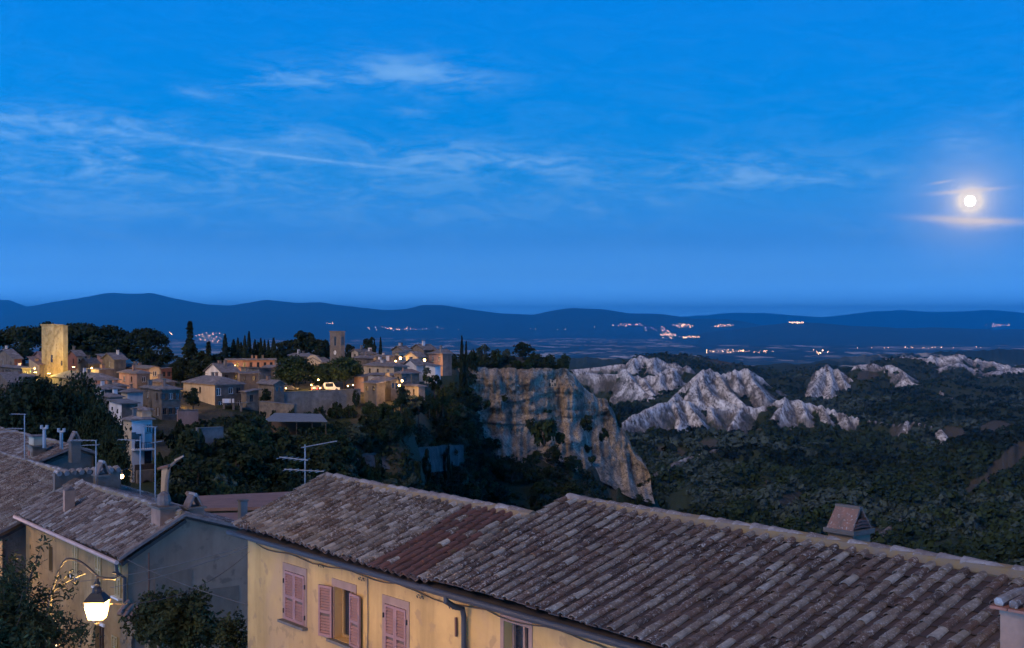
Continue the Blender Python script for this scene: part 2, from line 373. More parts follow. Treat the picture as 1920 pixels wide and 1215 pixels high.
# ------------------------------------------------------------------ terrain
YG = np.geomspace(10, 700, 260)
COLS = {   # photo column -> profile of (distance, height)
 -600: [(10,-11),(45,-13),(60,-14),(90,-15),(150,-14),(220,-13),(290,-11),(340,-10),(420,-12),(520,-30),(700,-80)],
 0:   [(10,-11),(45,-14),(60,-15),(90,-17),(150,-17),(220,-14.8),(285,-12.6),(340,-11.6),(420,-13),(520,-30),(700,-85)],
 250: [(10,-11.5),(45,-14.5),(70,-16),(100,-18),(150,-21.5),(180,-22),(225,-18.6),(270,-15.8),(300,-14),(340,-12.4),(420,-13),(520,-35),(700,-95)],
 400: [(10,-12),(45,-15),(80,-19.5),(115,-22),(150,-22),(200,-20.5),(255,-18),(270,-17),(340,-12.6),(420,-13),(520,-40),(700,-100)],
 600: [(10,-12),(45,-16),(80,-24),(140,-30),(180,-28.5),(215,-24.5),(262,-21),(276,-20.5),(280,-15.4),(330,-13),(400,-12.4),(480,-20),(600,-60),(700,-105)],
 740: [(10,-12),(45,-17),(90,-30),(160,-38),(230,-38),(255,-32),(261,-27),(273,-17.6),(300,-16.4),(330,-15),(360,-13),(420,-12),(480,-16),(560,-50),(700,-110)],
 850: [(10,-12),(45,-18),(100,-36),(180,-48),(260,-51),(300,-48),(318,-38),(326,-31.5),(360,-26),(400,-17.5),(450,-13.8),(490,-14),(540,-40),(700,-112)],
 930: [(10,-12),(50,-22),(120,-45),(230,-58),(330,-58),(375,-53),(408,-47),(438,-43),(449,-17.2),(480,-13.6),(515,-14),(545,-40),(700,-114)],
 1000:[(10,-12),(60,-28),(150,-52),(260,-64),(340,-62),(385,-54),(414,-48),(444,-45),(455,-17.4),(480,-13.6),(520,-14),(545,-40),(700,-115)],
 1070:[(10,-12),(60,-30),(200,-62),(340,-68),(400,-57),(430,-49),(457,-46),(467,-18),(492,-17.5),(505,-35),(600,-90),(700,-116)],
 1095:[(10,-12),(60,-30),(220,-65),(350,-71),(410,-59),(440,-51),(464,-46),(474,-25),(488,-26),(510,-45),(600,-95),(700,-116)],
 1150:[(10,-12),(60,-32),(250,-75),(380,-80),(435,-63),(452,-57),(468,-55),(477,-46),(483,-44),(500,-50),(540,-70),(650,-108),(700,-117)],
 1215:[(10,-12),(60,-33),(300,-85),(420,-80),(452,-62),(464,-60),(476,-62),(500,-70),(560,-92),(700,-118)],
 1300:[(10,-12),(60,-34),(300,-90),(480,-100),(600,-112),(700,-119)],
 1500:[(10,-12),(60,-36),(300,-92),(480,-104),(600,-113),(700,-119)],
 1800:[(10,-12),(60,-36),(300,-86),(500,-98),(600,-106),(700,-112)],
 2100:[(10,-12),(60,-34),(300,-76),(500,-88),(600,-94),(700,-98)],
 2700:[(10,-12),(60,-30),(300,-66),(500,-76),(600,-80),(700,-84)]}
CPX = np.array(sorted(COLS)); CZ = np.array([np.interp(YG, *zip(*COLS[k])) for k in CPX])

class Layer:
    def __init__(s, crest, gf, gb, drop, dlen, band, seed, gul=1.0):
        c = np.array(crest, float); s.px, s.py, s.Y = c[:, 0], c[:, 1], c[:, 2]
        s.gf, s.gb, s.dlen, s.seed, s.gul = gf, gb, dlen, seed, gul
        d = np.array(drop, float); s.dpx, s.dv = d[:, 0], d[:, 1]
        b = np.array(band, float); s.bpx, s.bv = b[:, 0], b[:, 1]
    def z(s, px, Y, X):
        Yc = np.interp(px, s.px, s.Y) + 60*(fbm(px/40., px*0+s.seed, s.seed, 3)-.5)
        py = np.interp(px, s.px, s.py) + 5*(fbm(px/9., px*0+s.seed*3.1, s.seed+5, 3)-.5) + np.where(np.interp(px, s.bpx, s.bv) > 8, 8*(ridged(px/11., px*0+s.seed*2.3, s.seed+6, 3)-.55) + 12*(ridged(px/34., px*0+s.seed*1.7, s.seed+8, 2)-.6), 0)*-1
        zc = (HZ-py)/F*Yc; d = Yc-Y
        drop = np.interp(px, s.dpx, s.dv); band = np.interp(px, s.bpx, s.bv)*Yc/F
        df = np.maximum(d, 0); u = np.clip(df/s.dlen, 0, 1)
        spur = ridged((X + .6*df)/(Yc*.026), Y/170., s.seed+3, 3)           # gully spurs running downhill
        fine = ridged((X + .45*df)/13., Y/60., s.seed+9, 3)
        amp = np.clip(df/40., 0, 1)
        z = zc - drop*(u**.8) - s.gf*df - (1-spur)*amp*s.gul*(7 + .75*drop) - (1-fine)*amp*np.clip(band/12., 0, 1)*8.0
        z = z - (1-ridged((X + .8*df)/(Yc*.10), Y/(Yc*.5), s.seed+13, 3))*np.clip((df-s.dlen*.6)/200., 0, 1)*34
        z = np.where(d >= 0, z, zc + s.gb*d)
        streak = ridged((X+.55*df)/24., Y/150., s.seed+21, 3); thr = band*(.09 + 2.9*np.maximum(0, spur-.46)**1.15*(.55+.9*fbm(X/20., Y/50., s.seed+23, 3)) + .12*(streak-.5)); clay = (drop*u**.8 + s.gf*df) < thr*(.8+.5*vn(X/4., Y/9., s.seed+31))
        clay = clay & (d > -12) & (d < s.dlen*2.2) & (band > .8)
        cut = np.clip((band-2)/6., 0, 1)
        s.pale = np.clip(1.08 - ((drop*u**.8 + s.gf*df)/np.maximum(thr, .6))*1.45 + .5*(spur-.62) + .6*(fine-.6), .03, 1)
        return z, clay.astype(float)
LAYERS = [
 Layer([(1040,835,1150),(1120,810,1180),(1165,790,1220),(1200,768,1260),(1240,752,1320),(1259,747,1350),(1277,744,1360),(1307,755,1380),(1364,764,1400),(1390,759,1410),
        (1435,757,1420),(1472,742,1430),(1502,747,1430),(1540,759,1420),(1611,781,1380),(1686,790,1340),(1708,787,1330),(1760,797,1300),(1776,822,1280),(1850,856,1240),(1960,880,1220),(2300,960,1200)],
       .028, .16, [(1100,6),(1165,16),(1250,38),(1300,42),(1350,34),(1390,28),(1440,14),(1500,22),(1560,18),(1620,8),(1700,8),(1770,14),(1850,2)], 115,
       [(1150,0),(1163,22),(1200,30),(1240,26),(1255,95),(1290,125),(1320,110),(1340,70),(1365,70),(1385,50),(1420,26),(1460,32),(1500,52),(1540,50),(1580,34),(1611,16),(1625,3),(1680,0),(1690,13),(1708,13),(1718,0),(1752,0),(1762,26),(1778,26),(1786,0)], 11, .75),
 Layer([(1560,930,800),(1700,872,880),(1779,832,930),(1850,815,950),(1920,802,960),(2100,772,960),(2700,700,960)], .13, .22, [(1560,0),(2700,0)], 80, [(1560,0),(2700,0)], 12, .55),
 Layer([(1180,790,1650),(1240,752,1680),(1268,734,1700),(1300,708,1750),(1316,690,1800),(1330,687,1800),(1352,697,1800),(1401,687,1850),(1425,702,1850),(1450,729,1850),(1500,752,1850),(1600,790,1850)],
       .03, .2, [(1200,8),(1260,34),(1330,60),(1400,46),(1450,22),(1520,4)], 150,
       [(1240,0),(1262,50),(1300,105),(1330,125),(1350,95),(1375,75),(1400,80),(1430,50),(1452,16),(1470,0)], 13, 1.0),
 Layer([(1040,735,1950),(1090,712,2000),(1150,701,2000),(1171,689,2000),(1195,704,2000),(1232,696,2000),(1256,688,2020),(1290,683,2040),(1320,690,2040),(1380,700,2040),(1480,740,2040)],
       .03, .2, [(1040,10),(1170,42),(1280,30),(1400,6)], 150, [(1050,0),(1070,24),(1120,28),(1160,60),(1180,85),(1210,65),(1245,55),(1290,36),(1320,0)], 14, 1.0),
 Layer([(1360,735,2250),(1400,705,2280),(1438,696,2300),(1480,690,2300),(1530,692,2300),(1551,680,2300),(1580,683,2300),(1614,679,2300),(1674,682,2300),(1693,694,2250),(1708,714,2200),(1738,721,2150),(1790,727,2100),(1847,732,2050),(1920,745,2000),(2100,790,2000)],
       .035, .2, [(1380,8),(1500,14),(1551,56),(1590,34),(1640,18),(1700,28),(1760,22),(1850,8)], 170,
       [(1430,4),(1470,10),(1500,4),(1520,6),(1533,60),(1551,115),(1575,85),(1594,40),(1602,8),(1640,12),(1675,12),(1690,22),(1712,30),(1740,24),(1790,18),(1850,8),(1880,0)], 15, 1.0),
 Layer([(1000,705,2600),(1060,692,2600),(1074,687,2600),(1130,684,2600),(1169,679,2600),(1187,668,2600),(1200,665,2600),(1227,667,2600),(1258,676,2600),(1310,688,2600),(1400,730,2600)],
       .03, .2, [(1060,8),(1190,22),(1240,16),(1320,5)], 150, [(1062,8),(1100,9),(1165,8),(1180,24),(1200,34),(1230,32),(1260,16),(1280,0)], 16, .9),
 Layer([(1130,700,3000),(1190,668,3000),(1240,663,3000),(1300,667,3000),(1350,675,3000),(1400,686,3000),(1450,700,3000),(1520,730,3000)], .05, .2, [(1130,4),(1520,4)], 150, [(1130,0),(1520,0)], 17, .7),
 Layer([(1580,720,2900),(1640,676,2900),(1690,669,2900),(1740,670,2900),(1790,668,2900),(1850,676,2900),(1920,694,2850),(2000,715,2850),(2200,760,2850)], .045, .2,
       [(1600,6),(1760,18),(1850,16),(1950,10)], 180, [(1640,0),(1735,5),(1760,18),(1800,34),(1850,28),(1900,20),(1930,8),(1960,0)], 18, 1.0),
 Layer([(860,690,4600),(960,678,4600),(1040,670,4600),(1100,667,4600),(1170,670,4600),(1260,674,4600),(1400,684,4600)], .05, .15, [(960,3),(1330,3)], 150, [(960,0),(1330,0)], 19, .6),
 Layer([(1440,690,6800),(1500,678,6800),(1540,672,6800),(1600,664,6800),(1700,659,6800),(1800,655,6800),(1920,651,6800),(2200,648,6800),(2800,660,6800)], .05, .12, [(1480,4),(2800,4)], 200, [(1480,0),(2800,0)], 20, .8),
]
for L in [LAYERS[k] for k in (0, 2, 3, 4, 5)]:
    L.bv = L.bv*0; L.py = L.py + 15; L.dv = L.dv*.9
# sharp clay ridges: crest lines with fluted flanks. (points, flank slope, depth of bare clay in metres)
RIDGES = [
 ([(1163,790,1210),(1200,768,1260),(1237,753,1310),(1262,746,1350),(1285,747,1365),(1307,755,1380),(1364,764,1400),(1390,759,1410),(1435,757,1420),(1472,741,1430),(1502,746,1430),(1540,757,1420),(1611,781,1380)], .8, 15),
 ([(1611,781,1380),(1686,792,1340),(1697,785,1335),(1708,787,1330),(1745,796,1310)], .8, 2), ([(1697,785,1335),(1702,794,1310)], .9, 10), ([(1762,797,1300),(1772,812,1275),(1778,826,1255)], .9, 14),
 ([(1262,746,1350),(1276,785,1290),(1264,812,1250),(1260,840,1215)], .75, 20), ([(1288,748,1365),(1310,782,1310),(1332,815,1262)], .75, 20), ([(1390,759,1410),(1374,788,1350),(1356,828,1290)], .6, 6), ([(1330,758,1390),(1338,778,1350)], .7, 10),
 ([(1472,741,1430),(1466,760,1390),(1452,775,1360)], .7, 12), ([(1502,746,1430),(1510,772,1380)], .75, 15), ([(1540,757,1420),(1552,778,1378)], .75, 14), ([(1580,770,1400),(1590,786,1370)], .75, 10),
 ([(1262,743,1640),(1270,732,1720),(1300,706,1770),(1318,690,1800),(1328,687,1805),(1352,697,1820),(1378,690,1840),(1401,687,1850),(1425,702,1850),(1450,729,1840),(1475,745,1820)], .75, 18),
 ([(1320,689,1800),(1318,712,1730),(1336,738,1660),(1378,757,1590)], .8, 34), ([(1316,692,1795),(1305,715,1730),(1308,745,1640)], .8, 30), ([(1345,694,1815),(1362,722,1740),(1392,752,1660)], .7, 14), ([(1401,687,1850),(1412,712,1790),(1432,735,1720)], .75, 20), ([(1378,690,1840),(1385,718,1770)], .7, 12),
 ([(1074,690,2000),(1120,696,2000),(1160,698,2000),(1171,688,2010),(1182,698,2000),(1205,704,1990),(1232,696,2000),(1256,688,2030),(1290,683,2050)], .7, 18),
 ([(1171,688,2010),(1186,710,1930),(1212,735,1840),(1225,742,1800)], .75, 24), ([(1205,704,1990),(1216,726,1900),(1228,740,1840)], .7, 20), ([(1240,693,2010),(1236,715,1930)], .7, 16), ([(1262,687,2030),(1262,712,1950)], .7, 16),
 ([(1530,693,2280),(1551,680,2300),(1572,690,2290),(1594,706,2260)], .85, 18), ([(1551,680,2300),(1538,705,2220),(1524,728,2150),(1518,742,2110)], .8, 34), ([(1551,680,2300),(1560,712,2210),(1556,742,2120)], .8, 38), ([(1572,690,2290),(1582,712,2220)], .8, 24),
 ([(1604,681,2310),(1640,679,2310),(1674,682,2300)], .9, 14), ([(1674,682,2300),(1693,694,2250),(1708,714,2200),(1738,721,2150),(1790,727,2100),(1850,732,2050)], .6, 17), ([(1712,716,2195),(1740,738,2080),(1780,760,1960),(1795,766,1930)], .6, 7), ([(1742,722,2145),(1780,742,2020),(1812,752,1960)], .55, 5),
 ([(1172,680,2600),(1187,668,2610),(1200,664,2620),(1227,667,2610),(1258,676,2600),(1280,683,2590)], .9, 22), ([(1190,668,2610),(1186,684,2540)], .8, 18), ([(1227,667,2610),(1222,684,2540)], .8, 18),
 ([(1060,694,2620),(1110,687,2620),(1169,681,2620)], .5, 9)]
# wooded spurs running down the valley side
for sp, bd in (([(1470,1000),(1560,950),(1650,900),(1740,868)], 0), ([(1590,1050),(1700,985),(1800,920),(1900,868),(1990,835)], 0), ([(1290,905),(1400,872),(1500,842),(1580,824)], 0), ([(1360,965),(1460,908),(1540,874),(1640,842)], 0), ([(1225,885),(1290,852),(1350,838)], 2.0), ([(1470,985),(1530,958)], 1.6), ([(1700,1055),(1800,985),(1900,925),(2000,880)], 0), ([(1560,1060),(1640,1000),(1700,960)], 1.2)):
    RIDGES.append(([(px, py, F*101./(py-HZ)) for px, py in sp], .42, bd))
RSEG = []
for k, (pts, sl, bd) in enumerate(RIDGES):
    s0 = 0.0
    for a, b in zip(pts[:-1], pts[1:]):
        A, B = np.array(P(*a)), np.array(P(*b)); RSEG.append((A, B, s0, sl, bd, k)); s0 += float(np.hypot(*(B-A)[:2]))
def ridge_field(X, Y):
    z = np.full(X.shape, -1e9); clay = np.zeros(X.shape); pale = np.zeros(X.shape)
    m = (Y > 480) & (Y < 2800) & (X > .03*Y); x, y = X[m], Y[m]
    if x.size == 0: return z, clay, pale
    zz = np.full(x.shape, -1e9); cc = np.zeros(x.shape); pp = np.zeros(x.shape)
    for A, B, s0, sl, bd, k in RSEG:
        R = 150; box = (x > min(A[0], B[0])-R) & (x < max(A[0], B[0])+R) & (y > min(A[1], B[1])-R) & (y < max(A[1], B[1])+R)
        if not box.any(): continue
        xb, yb = x[box], y[box]; dx, dy = B[0]-A[0], B[1]-A[1]; l2 = dx*dx+dy*dy; t = np.clip(((xb-A[0])*dx+(yb-A[1])*dy)/l2, 0, 1)
        d = np.hypot(xb-A[0]-t*dx, yb-A[1]-t*dy); side = np.sign((xb-A[0])*dy-(yb-A[1])*dx); s = s0+t*math.sqrt(l2)
        lam = .0068*A[1]; fl = ridged(s/lam+side*7.3+k*3.1+.012*d, d/70.+k, 40+k, 3); lo = ridged(s/(3.2*lam)+side*2.7+k, d/150., 60+k, 2)
        HH = 16+1.5*bd; h = HH*(1-np.exp(-d*sl*1.15/HH))+.10*d; amp = np.clip(d/12., 0, 1)
        zc = A[2]+t*(B[2]-A[2]) - 3.5*(1-ridged(s/(2.2*lam), s*0+k, 80+k, 3))
        q = zc-h-(1-fl)*amp*(3+.30*h); thr = bd*(.26+1.3*lo**1.4*(.35+.85*fl)); c = np.where(h < thr*(.85+.4*vn(xb/3., yb/6., 90+k)), 1.0, np.where(h < thr+7, .5, 0.0)) if bd > 5 else (h < thr).astype(float)
        p = np.clip((1.06-1.3*h/np.maximum(thr, .5)+.9*(fl-.62))*(1.0 if bd > 5 else .3), .02, 1)
        up = q > zz[box]; ix = np.nonzero(box)[0][up]; zz[ix] = q[up]; cc[ix] = c[up]; pp[ix] = p[up]
    z[m] = zz; clay[m] = cc; pale[m] = pp
    return z, clay, pale
FLOOR = ([10, 700, 1200, 2000, 4000, 6000, 8000, 11000, 90000], [-118, -118, -121, -127, -150, -230, -340, -398, -408])
def terrain(X, Y, want=False):
    X = np.asarray(X, float); Y = np.asarray(Y, float); px = CX + F*X/Y
    # near profile
    i = np.clip(np.searchsorted(CPX, px)-1, 0, len(CPX)-2); u = np.clip((px-CPX[i])/(CPX[i+1]-CPX[i]), 0, 1); u = u*u*(3-2*u)
    j = np.clip(np.searchsorted(YG, Y)-1, 0, len(YG)-2); w = np.clip((Y-YG[j])/(YG[j+1]-YG[j]), 0, 1)
    zn = (CZ[i, j]*(1-w)+CZ[i, j+1]*w)*(1-u) + (CZ[i+1, j]*(1-w)+CZ[i+1, j+1]*w)*u
    zf = np.interp(Y, *FLOOR)
    k = sstep(560, 740, Y)
    z = zn*(1-k) + np.where(Y > 700, zf, np.maximum(zf, zn))*k
    z = z + (fbm(X/45., Y/45., 3, 4)-.5)*np.clip((Y-60)/200., 0, 1)*3.0
    rough = np.clip((Y-600)/400., 0, 1)*np.clip((6500-Y)/2500., 0, 1)*sstep(980, 1120, px)
    z = z + rough*(ridged(X/190.+.3*Y/190., Y/330., 8, 4)-.55)*40 + rough*(ridged(X/260.+.6*Y/260., Y/900., 9, 3)-.6)*62*sstep(620, 850, Y)
    clay = np.zeros_like(z); pale = np.zeros_like(z)
    for L in LAYERS:
        zl, cl = L.z(px, Y, X)
        up = zl > z
        clay = np.where(up, cl, clay); pale = np.where(up, L.pale, pale); z = np.where(up, zl, z)
    zr, cr, pr = ridge_field(X, Y); up = zr > z; z = np.where(up, zr, z); clay = np.where(up, cr, clay); pale = np.where(up, pr, pale)
    if not want: return z
    terrain.pale = pale
    return z, clay, px

def ground_attr(X, Y, z, clay, px):
    py = HZ - F*z/Y
    grass = np.zeros_like(z)
    def blob(cx, cy, rx, ry, rot=0, y0=500, y1=3500):
        r = math.radians(rot); dx, dy = px-cx, py-cy
        a = (dx*math.cos(r)+dy*math.sin(r))/rx; b = (-dx*math.sin(r)+dy*math.cos(r))/ry
        q = a*a+b*b + 2.2*(fbm(X/16., Y/40., 77, 4)-.45)
        return ((q < 1) & (Y > y0) & (Y < y1)).astype(float)
    # bare dry slopes and tracks among the woods
    for a in [(1895,862,42,20,-35),(1840,905,34,12,-28),(1480,935,34,13,-25),(1510,975,46,6,-30),(1560,945,30,4,-30),(1690,808,28,12,5),(1865,802,36,13,-8),(1790,812,22,11,10),
              (1330,835,26,10,-10),(1640,1000,30,14,20),(1240,845,10,12,0),(1275,850,10,10,0),(1437,915,5,14,-10),(1620,705,22,10,0),(1350,680,30,4,5),(1470,693,26,6,0),(1150,725,40,10,10)]:
        grass = np.maximum(grass, blob(*a))
    near = ((Y < 560) & (px < 1260)).astype(float)
    grass = np.maximum(grass, near*(fbm(X/14., Y/30., 41, 4) > .52)*.8)
    rock = near*sstep(.55, .9, np.zeros_like(z))
    return np.stack([clay, grass, terrain.pale, np.ones_like(z)], -1)

pxs = np.concatenate([np.arange(-560, -40, 26), np.arange(-40, 1040, 7), np.arange(1040, 1960, 2.6), np.arange(1960, 2560, 28)])
ys = np.concatenate([np.geomspace(11, 60, 22)[:-1], np.geomspace(60, 700, 150)[:-1], np.geomspace(700, 3050, 330)[:-1], np.geomspace(3050, 82000, 80)])
PXG, YGR = np.meshgrid(pxs, ys); XGR = (PXG-CX)/F*YGR
ZGR, CLAY, PXX = terrain(XGR, YGR, True)
ATT = ground_attr(XGR, YGR, ZGR, CLAY, PXX)
def grid_quads(nr, nc):
    a = np.arange(nr*nc).reshape(nr, nc)
    return np.stack([a[:-1, :-1], a[:-1, 1:], a[1:, 1:], a[1:, :-1]], -1).reshape(-1, 4)

def ground_material():
    m, t, b = new_mat('ground'); p = pos(t)
    a = node(t, 'ShaderNodeAttribute'); a.attribute_name = 'cover'
    s = node(t, 'ShaderNodeSeparateColor'); t.links.new(a.outputs['Color'], s.inputs[0])
    clay, grass, near = s.outputs
    n = noise(t, p, .05, 5, .6); base = mixc(t, n, (.018, .026, .011), (.038, .044, .020))
    # fields of the plain
    vz = node(t, 'ShaderNodeTexVoronoi'); t.links.new(scaled(t, p, (.0028, .0010, 0)), vz.inputs['Vector']); vz.inputs['Scale'].default_value = 1.0
    rc = node(t, 'ShaderNodeSeparateColor'); t.links.new(vz.outputs['Color'], rc.inputs[0])
    fcol = ramp(t, rc.outputs[0], [(0.0, (.022, .032, .018)), (.45, (.045, .055, .03)), (.62, (.10, .10, .06)), (.76, (.30, .25, .18)), (.93, (.55, .47, .36))])
    fn = noise(t, scaled(t, p, (.006, .0016, 0)), 1.0, 5, .65); fcol = mixc(t, ramp(t, fn, [(.48, 0.0), (.56, 1.0)]), fcol, (.02, .03, .017))
    sep = node(t, 'ShaderNodeSeparateXYZ'); t.links.new(p, sep.inputs[0])
    far = ramp(t, mth(t, 'DIVIDE', sep.outputs[1], 10000.0), [(.40, 0.0), (.52, 1.0)])
    base = mixc(t, far, base, fcol)
    gcol = mixc(t, noise(t, p, .35, 5, .6), (.085, .068, .046), (.045, .040, .026)); base = mixc(t, grass, base, gcol)
    # pale clay with grey-brown runnels
    cn = noise(t, scaled(t, p, (.09, .02, .03)), 1.0, 6, .7, .4)
    cn2 = noise(t, scaled(t, p, (.45, .09, .22)), 1.0, 5, .7)
    ccol = ramp(t, mth(t, 'ADD', mth(t, 'MULTIPLY', cn, .55), mth(t, 'MULTIPLY', cn2, .45)), [(.41, (.07, .056, .046)), (.465, (.22, .185, .155)), (.52, (.52, .48, .43)), (.60, (.78, .74, .68))])
    ccol = mixc(t, ramp(t, near, [(.08, .22), (.4, .7), (.75, 1.0)]), mixc(t, cn2, (.06, .05, .042), (.12, .10, .084)), ccol)
    base = mixc(t, ramp(t, clay, [(.3, 0.0), (.7, 1.0)]), base, ccol)
    t.links.new(base, b.inputs['Base Color']); b.inputs['Roughness'].default_value = .95; b.inputs['Specular IOR Level'].default_value = .1
    bump(t, b, mth(t, 'ADD', noise(t, p, .25, 6, .7), mth(t, 'MULTIPLY', cn2, mth(t, 'MULTIPLY', clay, 1.6))), .8, 1.6)
    return m
GM = ground_material()
gme = np_mesh('ground', np.stack([XGR, YGR, ZGR], -1).reshape(-1, 3), grid_quads(len(ys), len(pxs)), GM, ATT.reshape(-1, 4), smooth=True)
tag(link_mesh('ground', gme), kind='structure')

# ---- mountains on the horizon
MM = simple('mountain', (.014, .030, .028), (.022, .042, .036), .0004, .95)
def mountains(name, crest, Y0, base, seed, depth=.22):
    c = np.array(crest, float); px = np.arange(-600, 2560, 6.0); n = 46
    py = np.interp(px, c[:, 0], c[:, 1]) + 2.2*(fbm(px/26., px*0+seed, seed, 4)-.5)
    v = np.linspace(-1, .5, n)[:, None]; Y = Y0*(1 + depth*v) + 0*px[None]
    PX = px[None] + 0*v; X = (PX-CX)/F*Y0*(1+depth*v*.3)
    zc = (HZ-py)[None]/F*Y0
    w = np.where(v < 0, (1+v)**1.25, np.clip(1-v*2, 0, 1))
    spur = ridged(X/3600., Y/5000., seed, 4)
    edge = np.clip(np.abs(v)*3.5, 0, 1)
    z = base + (zc-base)*w*(1 - .35*(1-spur)*edge*np.where(v < 0, 1, .3))
    me = np_mesh(name, np.stack([X, Y, z], -1).reshape(-1, 3), grid_quads(n, len(px)), MM, smooth=True)
    return tag(link_mesh(name, me), kind='structure')
mountains('mountains', [(-600,572),(-300,560),(-120,570),(0,562),(20,563),(50,575),(90,568),(130,562),(190,551),(215,549),(260,551),(285,549),(330,560),(390,571),(430,573),(500,562),(560,568),(600,566),(650,574),(720,581),(760,580),(795,571),(830,572),(880,580),(940,587),(1000,590),(1030,583),(1075,577),(1130,580),(1180,587),(1230,588),(1300,597),(1370,598),(1420,608),(1480,618),(2600,624)], 42000, -410, 51)
mountains('mountains', [(-600,600),(1150,602),(1300,592),(1380,586),(1450,588),(1540,595),(1600,588),(1650,583),(1690,581),(1760,585),(1850,581),(1920,586),(2100,578),(2560,590)], 75000, -410, 52, .08)
mountains('hill', [(-600,640),(1250,640),(1330,622),(1420,612),(1470,606),(1500,604),(1540,606),(1600,611),(1680,615),(1760,614),(1850,617),(1960,618),(2560,620)], 28000, -406, 53, .2)

# ---- the tuff cliff below the far end of the town
def cliff():
    m, t, b = new_mat('tuff'); p = pos(t)
    n1 = noise(t, scaled(t, p, (.12, .12, .035)), 1.0, 7, .68, .6); n2 = noise(t, p, .35, 6, .7)
    col = ramp(t, mth(t, 'ADD', mth(t, 'MULTIPLY', n1, .6), mth(t, 'MULTIPLY', n2, .4)), [(.36, (.05, .04, .032)), (.46, (.17, .135, .102)), (.55, (.33, .26, .195)), (.66, (.48, .405, .32))])
    n3 = noise(t, p, .045, 4, .6); col = mixc(t, ramp(t, n3, [(.5, 0.0), (.66, .7)]), col, (.25, .155, .085))
    n4 = noise(t, scaled(t, p, (.05, .05, .5)), 1.0, 5, .7); col = mixc(t, ramp(t, n4, [(.6, 0.0), (.7, .5)]), col, (.36, .33, .31))
    vo = node(t, 'ShaderNodeTexVoronoi', feature='DISTANCE_TO_EDGE'); wv = node(t, 'ShaderNodeVectorMath', operation='ADD'); t.links.new(scaled(t, p, (.22, .22, .07)), wv.inputs[0])
    nz = node(t, 'ShaderNodeTexNoise'); t.links.new(p, nz.inputs['Vector']); nz.inputs['Scale'].default_value = .25; nz.inputs['Detail'].default_value = 5
    sc_ = node(t, 'ShaderNodeVectorMath', operation='SCALE'); t.links.new(nz.outputs['Color'], sc_.inputs[0]); sc_.inputs['Scale'].default_value = 1.4; t.links.new(sc_.outputs[0], wv.inputs[1]); t.links.new(wv.outputs[0], vo.inputs['Vector'])
    crack = ramp(t, vo.outputs['Distance'], [(.0, 1.0), (.05, .35), (.12, 0.0)]); col = mixc(t, crack, col, (.03, .026, .024))
    t.links.new(col, b.inputs['Base Color']); b.inputs['Roughness'].default_value = .95; b.inputs['Specular IOR Level'].default_value = .1
    bump(t, b, mth(t, 'ADD', n2, n1), .8, 1.2)
    rows = [(826,703,846,414,398),(845,694,858,430,410),(870,688,866,438,416),(900,690,872,444,420),(930,691,876,447,421),(965,691,872,450,424),(1000,690,872,453,428),(1035,691,870,457,434),(1062,692,868,462,440),
            (1076,700,866,465,444),(1090,722,866,469,449),(1105,738,868,472,452),(1135,748,872,475,456),(1148,768,880,476,459),(1163,798,884,476,461),(1185,838,890,474,462),(1215,878,896,470,464)]
    r = np.array(rows, float); px = np.arange(826, 1216, 1.6); v = np.linspace(0, 1, 130)[:, None]
    tp, bp, yt, yb = [np.interp(px, r[:, 0], r[:, k])[None] for k in (1, 2, 3, 4)]
    tp = tp + (np.interp(px, [1060, 1110], [7, 22])*(fbm(px/9., px*0, 61, 4)-.5))[None]; bp = bp + np.interp(px, [820, 1080, 1140, 1215], [16, 22, 40, 42])[None]; yb = yb - 8
    zt = (HZ-tp)/F*yt; zb = (HZ-bp)/F*yb
    z = zt + (zb-zt)*v; X0 = (px[None]-CX)/F*yt + 0*v
    prof = .10*v + .90*v**3.2                                        # steep above, a skirt of scree below
    Y = yt + (yb-yt)*prof
    flut = ridged(X0/7.5, z/60., 62, 4); big = fbm(X0/24., z/16., 63, 4); strata = vn(X0/60.+.2*z, z/3.2, 64); fine = fbm(X0/2.2, z/2.6, 65, 3)
    edge = np.clip(v*10, 0, 1)
    Y = Y - edge*((flut-.5)*9 + (big-.5)*14 + (ridged(X0/26.+.15*z/26., z/90., 69, 2)-.5)*11 + (strata-.5)*3.0 + (fine-.5)*3.2 - 5.0*ridged(X0/11.+.1*z/11., z/70., 70, 2)**9 + 1.0*sstep(.70, .80, (z/8.5 + 1.2*fbm(X0/30., z*0+.5, 71, 2)) % 1.0)*(vn(X0/14., z/9., 72) > .35))
    led = np.clip(1-np.abs(v-.82+.08*np.sin(px[None]/40))/.03, 0, 1)*(px[None] < 1005); Y = Y - led*2.5
    back = np.stack([X0[:1], Y[:1]+14, z[:1]-1.2], -1)
    V = np.concatenate([back, np.stack([X0, Y, z], -1)], 0)
    me = np_mesh('cliff', V.reshape(-1, 3), grid_quads(131, len(px))[:, ::-1], m, smooth=False)
    tag(link_mesh('cliff', me), kind='structure')
    # lower rock band under the slope trees
    px = np.arange(640, 872, 2.0); v = np.linspace(0, 1, 46)[:, None]
    tp = np.interp(px, [640,668,720,790,863,872], [860,852,846,838,833,836])[None]+4*(fbm(px/9., px*0, 66, 3)-.5)[None]
    bp = np.interp(px, [640,668,720,790,863,872], [866,874,880,886,880,876])[None]
    yt = np.interp(px, [640,740,872], [250,262,330])[None]; yb = yt-5
    zt = (HZ-tp)/F*yt; zb = (HZ-bp)/F*yb; z = zt+(zb-zt)*v; X0 = (px[None]-CX)/F*yt+0*v
    Y = yt + (yb-yt)*v - np.clip(v*8, 0, 1)*((fbm(X0/9., z/9., 67, 4)-.5)*7+(fbm(X0/2.5, z/3., 68, 3)-.5)*2.5)
    V = np.concatenate([np.stack([X0[:1], Y[:1]+9, z[:1]-.8], -1), np.stack([X0, Y, z], -1)], 0)
